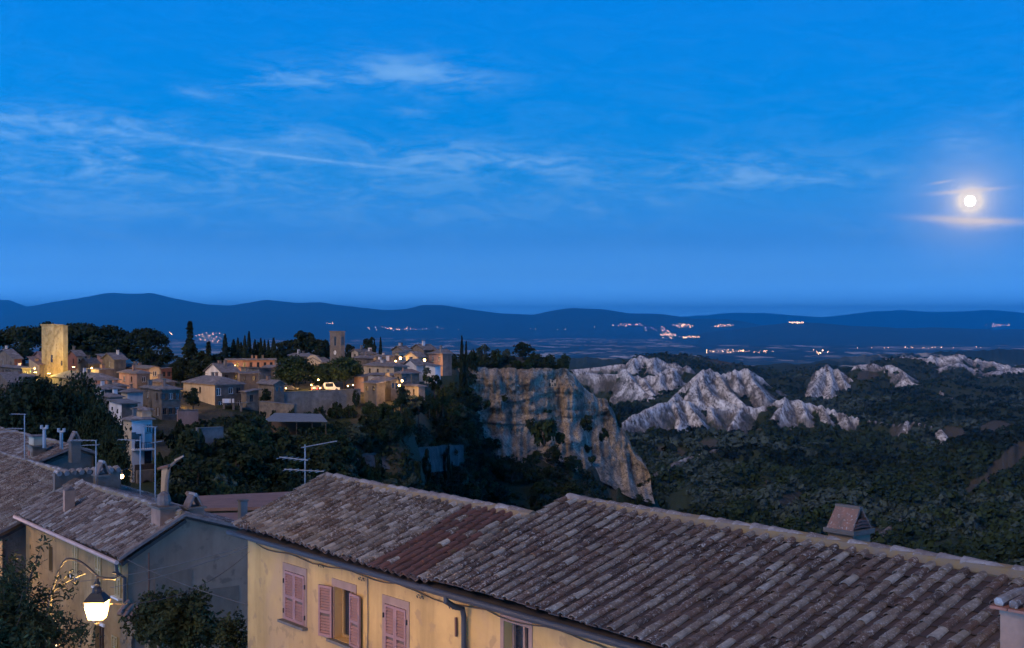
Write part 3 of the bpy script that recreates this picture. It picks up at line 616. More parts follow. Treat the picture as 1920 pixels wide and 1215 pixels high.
    m2 = simple('band_rock', (.10, .088, .08), (.045, .04, .038), .35, .95, .8, .5, streak=.3)
    tag(link_mesh('cliff', np_mesh('cliff', V.reshape(-1, 3), grid_quads(47, len(px))[:, ::-1], m2)), kind='structure')
cliff()
# pigeon-hole cave dwelling in the cliff face: pale masonry with dark openings
def cave_window():
    c = P(1037, 718, 436)
    t = thing('cave_front', c, 'small pale masonry patch with dark holes set high in the cliff face', 'masonry')
    o = c
    def bl(name, px, py, w, h, mat, dy=0.0, d=.5):
        mb = MB(); q = P(px, py, 436+dy); mb.obox(q, Vector((w/2, 0, 0)), Vector((0, d, 0)), Vector((0, 0, h/2))); return mb.build(name, mat, t, o)
    bl('facing', 1037, 718, 1.9, 2.4, MATS['cream'], 2.0, 3)
    for px, py, w, h in [(1035.5,715,.42,.62),(1031.3,721,.4,1.0),(1040.6,721,.42,1.0),(1036,722.2,.4,.35),(1037,711.4,1.2,.25)]:
        bl('opening', px, py, w, h, MATS['pane'], -1.1, .15)
cave_window()
# ------------------------------------------------------------------ generic building pieces
def facade(mb, O, ex, L, z0, z1, holes, inn, depth=.18, mi=0, rmi=None):
    """wall rectangle from O along ex, heights z0..z1 (absolute), rectangular openings with reveals; inn points inwards"""
    rmi = mi if rmi is None else rmi
    holes = [h for h in holes if h[1] > h[0] and h[3] > h[2]]
    xs = sorted({0.0, L, *[a for h in holes for a in h[:2]]}); zs = sorted({z0, z1, *[a for h in holes for a in h[2:4]]})
    pt = lambda x, z, d=0: Vector((O[0], O[1], 0)) + ex*x + UP*z + inn*d
    for i in range(len(xs)-1):
        for j in range(len(zs)-1):
            xm, zm = (xs[i]+xs[i+1])/2, (zs[j]+zs[j+1])/2
            if any(h[0] < xm < h[1] and h[2] < zm < h[3] for h in holes): continue
            mb.quad(pt(xs[i], zs[j]), pt(xs[i+1], zs[j]), pt(xs[i+1], zs[j+1]), pt(xs[i], zs[j+1]), mi)
    for a, b, c, d in [h[:4] for h in holes]:
        mb.quad(pt(a, c), pt(a, c, depth), pt(a, d, depth), pt(a, d), rmi); mb.quad(pt(b, d), pt(b, d, depth), pt(b, c, depth), pt(b, c), rmi)
        mb.quad(pt(a, d), pt(a, d, depth), pt(b, d, depth), pt(b, d), rmi); mb.quad(pt(b, c), pt(b, c, depth), pt(a, c, depth), pt(a, c), rmi)

def cover_mesh(name, L, r0, r1, h, mat, seg=6, lip=.014):
    """half-barrel clay tile, lower (wider) end at y=0"""
    mb = MB(); vs = []
    for y, r, hh in ((0, r0, h), (L, r1, h*.85)):
        for k in range(seg+1):
            a = math.pi*k/seg; vs.append((-math.cos(a)*r, y, math.sin(a)*hh))
    n = seg+1
    mb.add(vs, [(k, k+1, n+k+1, n+k) for k in range(seg)])
    ins = [(-math.cos(math.pi*k/seg)*(r0-lip), 0, math.sin(math.pi*k/seg)*(h-lip)) for k in range(n)]
    ins2 = [(x, .12, z) for x, y, z in ins]
    mb.add(vs[:n]+ins+ins2, [(k+1, k, n+k, n+k+1) for k in range(seg)] + [(n+k+1, n+k, 2*n+k, 2*n+k+1) for k in range(seg)])
    return mb.mesh(name, mat, smooth=False)

def tile_roof(root, base, O, ex, ey, ncol, pitch, nrow, expo, mat, mass, pan, rng, r0=.105, h=.075, nmax=300, red=(), jit=1.0, skip=None, flat=False, sagA=.05):
    """clay tiles laid on a slope; O eave start, ex along the eave, ey up the slope. The tiles are parts of the roof."""
    ez = ex.cross(ey).normalized()
    if ez.z < 0: ez = -ez
    L = expo*1.28
    meshes = {m: [cover_mesh('tile', L*q, r0*w, r0*.80*w, h*w2, MATS[m]) for q, w, w2 in ((1, 1, 1), (1.02, .94, 1.05), (.97, 1.05, .95))] for m in (mat, 'tile_red')}
    deck = MB(); o = O - ez*(.06+2.0*sagA)
    W = ex*(ncol*pitch); U = ey*(nrow*expo)
    p = [o, o+W, o+W+U, o+U]; deck.hexa([q-ez*.12 for q in p]+p)
    roof = deck.build('roof', MATS['deck'], root, base)
    rot0 = Matrix((ex, ey, ez)).transposed() if ex.cross(ey).z > 0 else Matrix((-ex, ey, ez)).transposed()
    def sag(i, j):
        return sagA*(math.sin(i*.21+1.3*j*.16)*.5 + math.sin(i*.077+2)*.8 - .6*math.sin(math.pi*j/max(1, nrow)))
    covers = []; panmb = MB()
    for i in range(ncol+1):
        ci = rng.gauss(0, .012)*jit
        for j in range(nrow):
            if skip and skip(i, j): continue
            c = O + ex*(i*pitch + ci + rng.gauss(0, .010)*jit) + ey*(j*expo + rng.gauss(0, .018)*jit) + ez*(sag(i, j)+.03)
            covers.append((i, j, c, rng.gauss(0, 1), rng.gauss(0, 1), rng.random(), rng.randrange(3)))
            if i < ncol:
                pc = O + ex*((i+.5)*pitch) + ey*(j*expo + rng.gauss(0, .015)*jit) + ez*(sag(i, j))
                hw = pitch*.46; tl = .028; yl = rng.gauss(0, .012)*jit
                if flat:
                    a, b = pc-ex*hw+ez*tl, pc+ex*hw+ez*tl; c2, d2 = pc+ex*hw+ey*expo*1.1-ez*.004, pc-ex*hw+ey*expo*1.1-ez*.004
                    panmb.add([a, b, c2, d2, a-ez*.022, b-ez*.022], [(0, 1, 2, 3), (4, 5, 1, 0)])
                else:
                    a, b = pc-ex*hw+ez*(tl+.03), pc+ex*hw+ez*(tl+.03); m0 = pc+ez*(tl-.035)
                    up = ey*expo*1.1-ez*.03
                    panmb.add([a, m0, b, a+up, m0+up, b+up, a-ez*.02, m0-ez*.02, b-ez*.02], [(0, 1, 4, 3), (1, 2, 5, 4), (6, 7, 1, 0), (7, 8, 2, 1)])
    covers.sort(key=lambda k: (0 if (-30 < CX+F*k[2].x/k[2].y < 1950 and HZ-F*k[2].z/k[2].y < 1235) else 1, k[2].length))
    rest = MB(); src = meshes[mat]
    for n, (i, j, c, ga, gb, rr, v) in enumerate(covers):
        R = rot0 @ Matrix.Rotation(ga*.022*jit, 3, 'Z') @ Matrix.Rotation(-.055+gb*.012*jit, 3, 'X')
        mm = 'tile_red' if (i in red and rr < .86) else mat
        if n < nmax:
            ob = bpy.data.objects.new('tile', meshes[mm][v]); COL.objects.link(ob); ob.parent = roof
            ob.matrix_local = Matrix.Translation(c-Vector(base)) @ R.to_4x4()
        else:
            me = meshes[mat][v]
            rest.add([c + R @ q.co for q in me.vertices], [tuple(f.vertices) for f in me.polygons])
    if rest.f: tag(rest.build('tile_field', MATS[mass], roof, base), kind='stuff')
    tag(panmb.build('channel_tile_field', MATS[pan], roof, base), kind='stuff')
    return roof, ez

def ridge(roof, base, A, B, rng, r=.12, L=.42, mat='ridge_tile', mortar=True, jit=1.0):
    d = (B-A); n = max(1, int(d.length/L)); e = d.normalized(); side = e.cross(UP).normalized(); up = side.cross(e)
    me = cover_mesh('ridge_tile', L*1.12, r, r*.86, r*.85, MATS[mat])
    R = Matrix((side, e, up)).transposed()
    for k in range(n):
        ob = link_mesh('ridge_tile', me, roof)
        ob.matrix_local = Matrix.Translation(A + e*(k*L) + up*(rng.gauss(0, .008)*jit+.02) - Vector(base)) @ (R @ Matrix.Rotation(rng.gauss(0, .02)*jit, 3, 'Z') @ Matrix.Rotation(-.03, 3, 'X')).to_4x4()
    if mortar:
        mb = MB(); mb.tube([A-up*.05, (A+B)/2-up*.05, B-up*.05], r*1.25, 8); mb.build('ridge_mortar', MATS['mortar_moss'], roof, base)
MATS['mortar_moss'] = simple('mortar_moss', (.17, .115, .05), (.13, .105, .085), 4.5, .95, .7, .02)

def shutter(root, base, O, ex, out, w, h, mat, nslat=15, part='shutter', slat_mat=None):
    """louvred leaf: O bottom corner, ex along its width, out its outward normal"""
    mb = MB(); th = .022; st = .055
    def bar(x0, x1, z0, z1, d=0.0, mbx=mb, thk=th):
        c = O + ex*((x0+x1)/2) + UP*((z0+z1)/2) + out*d; mbx.obox(c, ex*((x1-x0)/2), out*thk, UP*((z1-z0)/2))
    bar(0, st, 0, h); bar(w-st, w, 0, h); bar(st, w-st, 0, st*1.3); bar(st, w-st, h-st, h); bar(st, w-st, h*.46, h*.46+st*1.2)
    leaf = mb.build(part, MATS[mat], root, base)
    back = MB(); back.obox(O+ex*(w/2)+UP*(h/2)-out*.024, ex*(w/2-.01), out*.004, UP*(h/2-.01)); back.build('shutter_back', MATS['wood_dark'], leaf, base)
    me = None
    zs = [st*1.3 + (h*.46-st*1.3)*(k+.5)/(nslat*.46) for k in range(int(nslat*.46))] + [h*.46+st*1.2 + (h*.54-st*2.2)*(k+.5)/(nslat*.54) for k in range(int(nslat*.54))]
    sl = h/nslat*.36; tilt = (out*.75 - UP*.66).normalized(); nrm = (out*.66+UP*.75).normalized()
    m = MB(); m.obox((0, 0, 0), ex*((w-2*st)/2), tilt*sl, nrm*.003); me = m.mesh('slat', MATS[slat_mat or mat])
    for z in zs: link_mesh('slat', me, leaf, loc=O+ex*(w/2)+UP*z-Vector(base))
    return leaf

def window_set(root, base, O, ex, inn, a, b, c, d, depth, pane='pane', frame='frame_white', bars=1):
    """glazed window inside an opening: frame with its panes as sub-parts"""
    o = Vector((O[0], O[1], 0)); pt = lambda x, z, q: o + ex*x + UP*z + inn*q
    mb = MB(); f = max(.05, (b-a)*.08); q = depth*.8
    for x0, x1, z0, z1 in ((a, a+f, c, d), (b-f, b, c, d), (a+f, b-f, c, c+f), (a+f, b-f, d-f, d)):
        mb.obox(pt((x0+x1)/2, (z0+z1)/2, q), ex*((x1-x0)/2), inn*.03, UP*((z1-z0)/2))
    for k in range(bars):
        x = a+(b-a)*(k+1)/(bars+1); mb.obox(pt(x, (c+d)/2, q), ex*(f*.5), inn*.035, UP*((d-c)/2-f))
    w = mb.build('window', MATS[frame], root, base)
    for k in range(bars+1):
        x0 = a+(b-a)*k/(bars+1)+f*.6; x1 = a+(b-a)*(k+1)/(bars+1)-f*.6
        p = MB(); p.obox(pt((x0+x1)/2, (c+d)/2, q+.02), ex*((x1-x0)/2), inn*.006, UP*((d-c)/2-f*.5)); p.build('pane', MATS[pane], w, base)
    return w

# ------------------------------------------------------------------ the two ochre houses below the camera
D1, D2 = Vector((.623, -.782, 0)).normalized(), Vector((.782, .623, 0)).normalized()
E0 = Vector((-6.76, 31.2, -5.0))
def S(s, w, z=-5.0): return Vector((E0.x, E0.y, 0)) + D1*s + D2*w + UP*z
rng = random.Random(3)
def near_house(label, s0, s1, run, rise, holes, seed, pan, tmat, mass, red=(), pitch=.285, expo=.27, flat=False, r0=.10, hh=.075):
    base = S((s0+s1)/2, 2.0, -13.0)
    t = thing('ochre_house', base, label, 'house')
    ey = (D2*run + UP*rise).normalized(); sl = math.hypot(run, rise)
    ncol = int(round((s1-s0)/pitch)); pt = (s1-s0)/ncol; nrow = int(round(sl/expo)); ep = sl/nrow
    roof, ez = tile_roof(t, base, S(s0, -.04, -4.98), D1, ey, ncol, pt, nrow, ep, tmat, mass, pan, random.Random(seed), red=red, flat=flat, r0=r0, h=hh)
    A, B = S(s0, run, -5.0+rise+.03), S(s1, run, -5.0+rise+.03)
    ridge(roof, base, A, B, random.Random(seed+1), r=.125)
    # back slope, hidden from here
    mb = MB(); back = run*.85; p = [S(s0, run, -5.0+rise-.05), S(s1, run, -5.0+rise-.05), S(s1, run+back, -5.05+rise-back*.36), S(s0, run+back, -5.05+rise-back*.36)]
    mb.hexa([q-UP*.12 for q in p]+p); mb.build('back_slope', MATS['tile_old_mass'], roof, base)
    # walls
    w = MB(); ov = .35
    hs = [(a-s0, b-s0, c, d) for a, b, c, d in holes]
    facade(w, S(s0, ov), D1, s1-s0, -13.0, -5.13, hs, D2, .26)
    W2 = run+back-ov
    for s in (s0, s1):
        for a, b, za, zb in ((ov, run, -5.13+.0, -5.2+rise), (run, W2, -5.2+rise, -5.25+rise-(W2-run)*.36)):
            w.quad(S(s, a, -13), S(s, b, -13), S(s, b, zb), S(s, a, za))
    w.quad(S(s0, W2, -13), S(s1, W2, -13), S(s1, W2, -5.3+rise-(W2-run)*.36), S(s0, W2, -5.3+rise-(W2-run)*.36))
    w.build('wall', MATS['yellow'], t, base)
    # eave board and gutter
    g = MB(); g.tube([S(s0-.08, -.13, -5.10), S((s0+s1)/2, -.13, -5.11), S(s1, -.13, -5.12)], .062, 10); g.build('gutter', MATS['gutter_dark'], t, base)
    e = MB(); e.obox((S(s0, .15, -5.15)+S(s1, .15, -5.15))/2, D1*((s1-s0)/2), D2*.2, UP*.025); e.build('eave_board', MATS['wood_dark'], t, base)
    return t, base, roof
SPLIT = 8.3
OUT = -D2
W1 = (1.90, 2.83, -6.93, -5.78); W2_ = (4.14, 4.97, -6.95, -5.80); W3 = (6.19, 6.99, -7.05, -5.82); W4 = (10.18, 10.90, -6.75, -5.46)
hL, bL, rL = near_house('ochre plastered house with pink louvred shutters and lichen-grey tiled roof', 0.0, SPLIT, 2.6, 1.0, [W1, W2_, W3], 21, 'pan_dark', 'tile_grey', 'tile_grey_mass', red=(22, 23, 24, 25, 26, 27), expo=.235)
hR, bR, rR = near_house('ochre plastered house with long brown tiled roof, downpipe and large chimney', SPLIT, 21.6, 3.57, 1.25, [W4], 22, 'pan_shaded', 'tile_brown', 'tile_brown_mass', expo=.29, pitch=.30, flat=True, r0=.092, hh=.062)

def wall_pt(s, z, out=0.0): return S(s, .35-out, z)
def surround(root, base, win, wid=.10):
    a, b, c, d = win; mb = MB()
    for x0, x1, z0, z1 in ((a-wid, b+wid, d, d+wid*1.7), (a-wid, a, c, d), (b, b+wid, c, d)):
        mb.obox(wall_pt((x0+x1)/2, (z0+z1)/2, .006), D1*((x1-x0)/2), D2*.010, UP*((z1-z0)/2))
    mb.build('window_surround', MATS['surround'], root, base)
    sl = MB(); sl.obox(wall_pt((a+b)/2, c-.035, .05), D1*((b-a)/2+.13), D2*.09, UP*.03); sl.build('sill', MATS['stone_dark'], root, base)
for root, base, win in ((hL, bL, W1), (hL, bL, W2_), (hL, bL, W3), (hR, bR, W4)): surround(root, base, win)
def closed_pair(root, base, win):
    a, b, c, d = win; w = (b-a)/2
    shutter(root, base, wall_pt(a+.005, c+.01, .01), D1, OUT, w-.008, d-c-.02, 'shutter_pink')
    shutter(root, base, wall_pt(a+w+.003, c+.01, .01), D1, OUT, w-.008, d-c-.02, 'shutter_pink')
    h = MB()
    for s in (a-.03, b+.03):
        for z in (c+.2, d-.25): h.obox(wall_pt(s, z, .03), D1*.012, D2*.02, UP*.05)
    h.build('hinge', MATS['iron'], root, base)
closed_pair(hL, bL, W1); closed_pair(hL, bL, W3)
a, b, c, d = W2_
window_set(hL, bL, S(0, .35), D1, D2, a+.02, b-.02, c+.02, d-.01, .26, frame='ochre', bars=1)
k = math.radians(14); v1 = (-D1*math.cos(k) + OUT*math.sin(k)).normalized(); n1 = (OUT*math.cos(k)+D1*math.sin(k)).normalized()
shutter(hL, bL, wall_pt(a-.02, c+.01, .05), v1, n1, .42, d-c-.02, 'shutter_pink')
k = math.radians(5); v2 = (D1*math.cos(k) + OUT*math.sin(k)).normalized(); n2 = (OUT*math.cos(k)-D1*math.sin(k)).normalized()
shutter(hL, bL, wall_pt(b-.10, c-.02, .05), v2, n2, .46, d-c-.0, 'shutter_pink')
a, b, c, d = W4
window_set(hR, bR, S(SPLIT, .35), D1, D2, a-SPLIT+.01, b-SPLIT-.01, c+.01, d-.01, .26, frame='surround', bars=1)
# downpipe with swan-neck, iron wall anchor, cables along the wall
mb = MB(); mb.tube([S(9.02, -.13, -5.12), S(9.02, -.13, -5.24), S(9.04, .05, -5.36), S(9.06, .22, -5.42), S(9.06, .26, -5.6), S(9.06, .26, -13)], .055, 10); mb.build('downpipe', MATS['gutter_dark'], hR, bR)
mb = MB(); mb.tube([wall_pt(8.72, -5.66, .03), wall_pt(8.74, -6.02, .04)], .03, 6); mb.build('wall_anchor', MATS['rust'], hL, bL)
mb = MB(); pts = []
for i in range(60):
    s = .5 + i*.34; pts.append(wall_pt(s, -5.36 - .035*math.sin(i*.9) - .05*abs(math.sin(s*.55)) + (.03 if i % 9 == 0 else 0), .03))
for a0 in range(len(pts)-1): mb.tube([pts[a0], pts[a0+1]], .012, 4, caps=False)
o = mb.build('wall_cable', MATS['cable'], hL, bL)
mb = MB(); mb.tube([wall_pt(5.55, -5.38, .03), wall_pt(5.56, -6.4, .03), wall_pt(5.53, -7.4, .03), wall_pt(5.55, -13, .03)], .011, 4); mb.build('wall_cable', MATS['cable'], hL, bL)
for s, z in ((3.5, -5.42), (5.2, -5.45), (7.4, -5.46), (8.5, -5.48)):
    mb = MB(); 
    for q in range(5): mb.tube([wall_pt(s+q*.05, z+.03*math.sin(q*2), .04), wall_pt(s+q*.05+.06, z-.03*math.cos(q*3), .06)], .012, 4)
    mb.build('cable_knot', MATS['cable'], hL, bL)

MATS['hood_clay'] = simple('hood_clay', (.17, .085, .06), (.10, .065, .052), 9, .93, .5, .01, spots=(26, (.26, .24, .22), .60))
# ---- chimneys of the long house
def brick_chimney_hood():
    c = Vector((5.78, 21.95, 0)); ex, ey = D1*.26, D2*.24
    mb = MB(); mb.obox(c+UP*-4.05, ex, ey, UP*.5); ch = mb.build('chimney', MATS['mortar'], rR, bR)
    mb = MB(); mb.obox(c+UP*-3.555, ex*1.22, ey*1.22, UP*.04); mb.build('chimney_slab', MATS['stone_dark'], ch, bR)
    # steep tent of clay slabs, open triangle at the end
    top, bot = -3.16, -3.515
    for sgn in (1, -1):
        mb = MB(); A = c + ey*1.05*sgn; B = c + ey*.10*sgn
        p = [A-ex*1.05+UP*bot, A+ex*1.05+UP*bot, B+ex*.95+UP*top, B-ex*.95+UP*top]; n = D2*(.035*sgn)
        mb.hexa([q-n*.5 for q in p]+[q+n*.5 for q in p]); mb.build('hood_slab', MATS['hood_clay'], ch, bR)
    mb = MB(); mb.obox(c+UP*(top+.012), ex*.98, D2*.05, UP*.02); mb.build('hood_cap', MATS['stone_dark'], ch, bR)
    for k in range(3):
        mb = MB(); z = bot+.03+k*.055; wd = 1.0-.24*k
        for q in (-1, 1): mb.tube([c+ex*.98*q - ey*wd*.9+UP*z, c+ex*.98*q+UP*(z+.02), c+ex*.98*q + ey*wd*.9+UP*z], .026, 6)
        mb.build('hood_tile', MATS['tile_red'], ch, bR)
brick_chimney_hood()
def big_chimney():
    c = S(19.85, 1.75, 0); ex, ey = D1*.42, D2*.36
    mb = MB(); mb.obox(c+UP*-4.4, ex, ey, UP*.66); ch = mb.build('chimney', MATS['plaster_chimney'], rR, bR)
    mb = MB(); mb.obox(c+UP*-3.79, ex*1.02, ey*1.02, UP*.05); mb.build('chimney_collar', MATS['plaster_chimney'], ch, bR)
    me = None; r = random.Random(5)
    for k in range(4):
        for q in (-1, 1):
            mb = MB(); mb.obox(c+ex*((k-1.5)*.62)+ey*(.62*q)+UP*(-3.715-.03*(q < 0)), ex*.29, ey*.66, UP*.018); ob = mb.build('cap_tile', MATS['brick'], ch, bR)
    for k in range(5):
        mb = MB(); mb.tube([c+ex*((k-2)*.5)-ey*1.1+UP*-3.68, c+ex*((k-2)*.5)+UP*-3.62, c+ex*((k-2)*.5)+ey*1.1+UP*-3.64], .07, 7); mb.build('cap_barrel', MATS['tile_old'], ch, bR)
    # slipped tiles and mortar at its foot
    mb = MB(); mb.obox(c-ex*1.35+UP*-4.62, ex*.32, ey*1.1, UP*.10); mb.build('flashing', MATS['deck'], ch, bR)
big_chimney()

MATS['gable_patch'] = simple('gable_patch', (.17, .115, .078), (.12, .08, .056), 1.5, .95, .3, .01, streak=1.2)
# ------------------------------------------------------------------ older houses down the street
DL1, DL2 = Vector((.602, -.798, 0)).normalized(), Vector((.798, .602, 0)).normalized()
EL = Vector((-13.5, 44.0, 0))
def T(t, w, z): return EL - DL1*t + DL2*w + UP*z
def old_house(label, t0, t1, w0, run, run2, zeave, rise, fall2, holes, seed, wall, tiles, mass, pan, gable='gable_grey', pitch=.25, expo=.29, jit=2.0, zb=-16.5):
    base = T((t0+t1)/2, w0+run, zb); th = thing('old_house', base, label, 'house')
    ey = (DL2*run + UP*rise).normalized(); sl = math.hypot(run, rise); L = t1-t0
    nc = int(round(L/pitch)); nr = max(3, int(round(sl/expo)))
    roof, ez = tile_roof(th, base, T(t1, w0-.05, zeave), DL1, ey, nc, L/nc, nr, sl/nr, tiles, mass, pan, random.Random(seed), r0=.088, h=.062, jit=jit, sagA=.09)
    zr = zeave+rise
    ridge(roof, base, T(t1, w0+run, zr), T(t0, w0+run, zr), random.Random(seed+3), r=.11, L=.36, jit=2)
    ey2 = (DL2*run2 - UP*fall2).normalized(); sl2 = math.hypot(run2, fall2); n2 = max(3, int(sl2/expo))
    # far slope: a deck with its barrels as one field
    d = MB(); p = [T(t1, w0+run, zr-.03), T(t0, w0+run, zr-.03), T(t0, w0+run+run2, zr-.03-fall2), T(t1, w0+run+run2, zr-.03-fall2)]
    d.hexa([q-UP*.14 for q in p]+p); d.build('back_slope', MATS['deck'], roof, base)
    f = MB(); src = cover_mesh('tile', sl2/n2*1.25, .088, .07, .06, MATS[mass]); rg = random.Random(seed+9)
    ezb = Vector((0, 0, 1)); R = Matrix((DL1, ey2, DL1.cross(ey2))).transposed()
    R2 = Matrix((-DL1, -ey2, DL1.cross(ey2).normalized())).transposed()
    for i in range(nc+1):
        for j in range(n2):
            c = T(t1-i*L/nc, w0+run, zr) + ey2*((j+1)*sl2/n2) + UP*(.02+rg.gauss(0, .01))
            f.add([c + R2 @ q.co for q in src.vertices], [tuple(x.vertices) for x in src.polygons])
    tag(f.build('tile_field', MATS[mass], roof, base), kind='stuff')
    w = MB(); ov = .3; hs = [(t1-b, t1-a, c, e) for a, b, c, e in holes]
    facade(w, T(t1, w0+ov, 0), DL1, L, zb, zeave-.12, hs, DL2, .2, 0)
    wb = w0+run+run2-.2; z2 = zr-fall2-.15
    for t_ in (t0+.12, t1-.02):
        w.quad(T(t_, w0+ov, zb), T(t_, w0+run, zb), T(t_, w0+run, zr-.18), T(t_, w0+ov, zeave-.12), 1)
        w.quad(T(t_, w0+run, zb), T(t_, wb, zb), T(t_, wb, z2), T(t_, w0+run, zr-.18), 1)
    w.quad(T(t0, wb, zb), T(t1, wb, zb), T(t1, wb, z2), T(t0, wb, z2), 1)
    w.build('wall', [MATS[wall], MATS[gable]], th, base)
    # verge board along the gable
    v = MB(); 
    for q0, q1 in ((T(t0-.06, w0-.05, zeave-.04), T(t0-.06, w0+run, zr-.02)), (T(t0-.06, w0+run, zr-.02), T(t0-.06, w0+run+run2, zr-fall2-.04))):
        dd = (q1-q0)/2; v.obox((q0+q1)/2, dd, DL1*.10, UP*.055)
    v.build('verge', MATS['ridge_tile_s'] if 'ridge_tile_s' in MATS else MATS['stone_dark'], roof, base)
    return th, base, roof
MATS['ridge_tile_s'] = simple('ridge_tile_s', (.16, .12, .105), (.09, .07, .065), 3, .95, .4)
shut = [(.62, 1.20, -9.62, -8.32), (2.62, 3.22, -9.60, -8.32), (5.15, 5.75, -9.6, -8.3)]
low = [(.95, 1.5, -12.6, -11.05), (2.35, 3.3, -13.6, -10.95)]
h1, b1, r1 = old_house('old ochre house with olive shutters and plain grey gable wall', 0, 11.75, 0, 2.33, 3.3, -8.07, 1.30, .98, shut+low+[(8.2, 8.7, -9.9, -8.9)], 31, 'ochre', 'tile_old', 'tile_old_mass', 'pan_dark')
OL = -DL2
def lp(t, z, out): return T(t, .3-out, z)
for a, b, c, d in shut + low[:1]:
    for x0, x1 in ((a, (a+b)/2), ((a+b)/2, b)):
        shutter(h1, b1, lp(x1-.005, c, .02), DL1, OL, (x1-x0)-.01, d-c, 'shutter_olive', 16)
    mb = MB(); mb.obox(lp((a+b)/2, c-.03, .06), DL1*((b-a)/2+.08), DL2*.09, UP*.03); mb.build('sill', MATS['frame_white'], h1, b1)
a, b, c, d = low[1]
window_set(h1, b1, T(11.75, .3, 0), DL1, DL2, 11.75-b+.05, 11.75-a-.05, c, d-.05, .2, frame='wood_dark', bars=2)
mb = MB(); mb.obox(lp((a+b)/2, d+.06, .02), DL1*((b-a)/2+.1), DL2*.05, UP*.05); mb.build('lintel', MATS['frame_white'], h1, b1)
window_set(h1, b1, T(11.75, .3, 0), DL1, DL2, 11.75-8.7, 11.75-8.2, -9.9, -8.9, .2, frame='wood_dark', bars=0)
mb = MB(); mb.tube([T(11.9, -.12, -8.10), T(6, -.12, -8.16), T(-.1, -.12, -8.22)], .075, 8); mb.build('gutter', MATS['gutter_pink'], h1, b1)
mb = MB(); mb.tube([T(.05, -.1, -8.25), T(.05, -.05, -8.6), T(.03, .2, -8.8), T(.03, .22, -16)], .06, 8); mb.build('downpipe', MATS['gutter_dark'], h1, b1)
mb = MB(); mb.tube([T(-.13, 1.0, -8.0), T(-.14, 1.02, -10.5), T(-.13, 1.0, -16)], .03, 5); mb.build('wall_pipe', MATS['rust'], h1, b1)
for t_, w_, z_, sw, sz_ in ((.1, 2.0, -9.3, .7, .5), (.1, 3.6, -10.2, .9, .6), (.1, .9, -11.5, .5, .9)):
    mb = MB(); mb.obox(T(.115, w_, z_), DL2*sw, DL1*.012, UP*sz_); mb.build('plaster_patch', MATS['gable_patch'], h1, b1)
# parapet (party wall) rising between the two old roofs
mb = MB(); A, B = T(11.75, 1.45, 0), T(11.75, 4.3, 0); ax = (B-A)/2
mb.obox((A+B)/2+UP*-7.2, ax, DL1*.14, UP*.82); pw = mb.build('parapet', MATS['stone_dark'], h1, b1)
for k in range(9):
    mb = MB(); c = A + ax*(2*(k+.5)/9); mb.tube([c-DL1*.26+UP*-6.40, c+UP*-6.33, c+DL1*.26+UP*-6.40], .12, 6); mb.build('coping_tile', MATS['ridge_tile'], pw, b1)

def plain_chimney(root, base, c, w, d, z0, z1, mat, ex=DL1, ey=DL2, cap=True, pot=None):
    mb = MB(); mb.obox(c+UP*((z0+z1)/2), ex*w, ey*d, UP*((z1-z0)/2)); ch = mb.build('chimney', MATS[mat], root, base)
    if cap: mb = MB(); mb.obox(c+UP*(z1+.03), ex*(w*1.25), ey*(d*1.25), UP*.035); mb.build('chimney_slab', MATS['stone_dark'], ch, base)
    if pot: mb = MB(); mb.lathe(c+UP*z1, [(.2*pot, .03), (.24*pot, .25), (.2*pot, .45), (.05, .58)], 10); mb.build('chimney_pot', MATS['ridge_tile_s'], ch, base)
    return ch
def tent_hood(root, base, c, z, w=.34, h=.5, ex=DL1, ey=DL2, mat='ridge_tile_s'):
    for sgn in (-1, 1):
        mb = MB(); A = c+ey*(w*sgn)+UP*z; B = c+ey*(.05*sgn)+UP*(z+h); n = ey*.04
        p = [A-ex*w, A+ex*w, B+ex*w, B-ex*w]; mb.hexa([q-n for q in p]+[q+n for q in p]); mb.build('hood_slab', MATS[mat], root, base)
    mb = MB(); mb.tube([c-ex*w+UP*(z+h+.03), c+ex*w+UP*(z+h+.03)], .07, 6); mb.build('hood_cap', MATS['ridge_tile'], root, base)
# slab chimney with rounded head on the front slope
c = T(8.4, 1.0, 0); mb = MB(); mb.obox(c+UP*-7.15, DL1*.12, DL2*.2, UP*.42); ch = mb.build('chimney', MATS['plaster_chimney'], r1, b1)
mb = MB(); mb.tube([c-DL2*.17+UP*-6.74, c+UP*-6.64, c+DL2*.17+UP*-6.74], .11, 8); mb.build('chimney_head', MATS['ridge_tile_s'], ch, b1)
ch = plain_chimney(r1, b1, T(.9, 1.95, 0), .42, .3, -7.4, -6.62, 'plaster_chimney', pot=1.1)
plain_chimney(r1, b1, T(1.0, 3.1, 0), .3, .3, -7.6, -6.75, 'plaster_chimney'); tent_hood(r1, b1, T(1.0, 3.1, 0), -6.7, .26, .42)
plain_chimney(r1, b1, T(10.6, 3.1, 0), .27, .27, -7.6, -6.5, 'stone_dark'); tent_hood(r1, b1, T(10.6, 3.1, 0), -6.45, .27, .52)

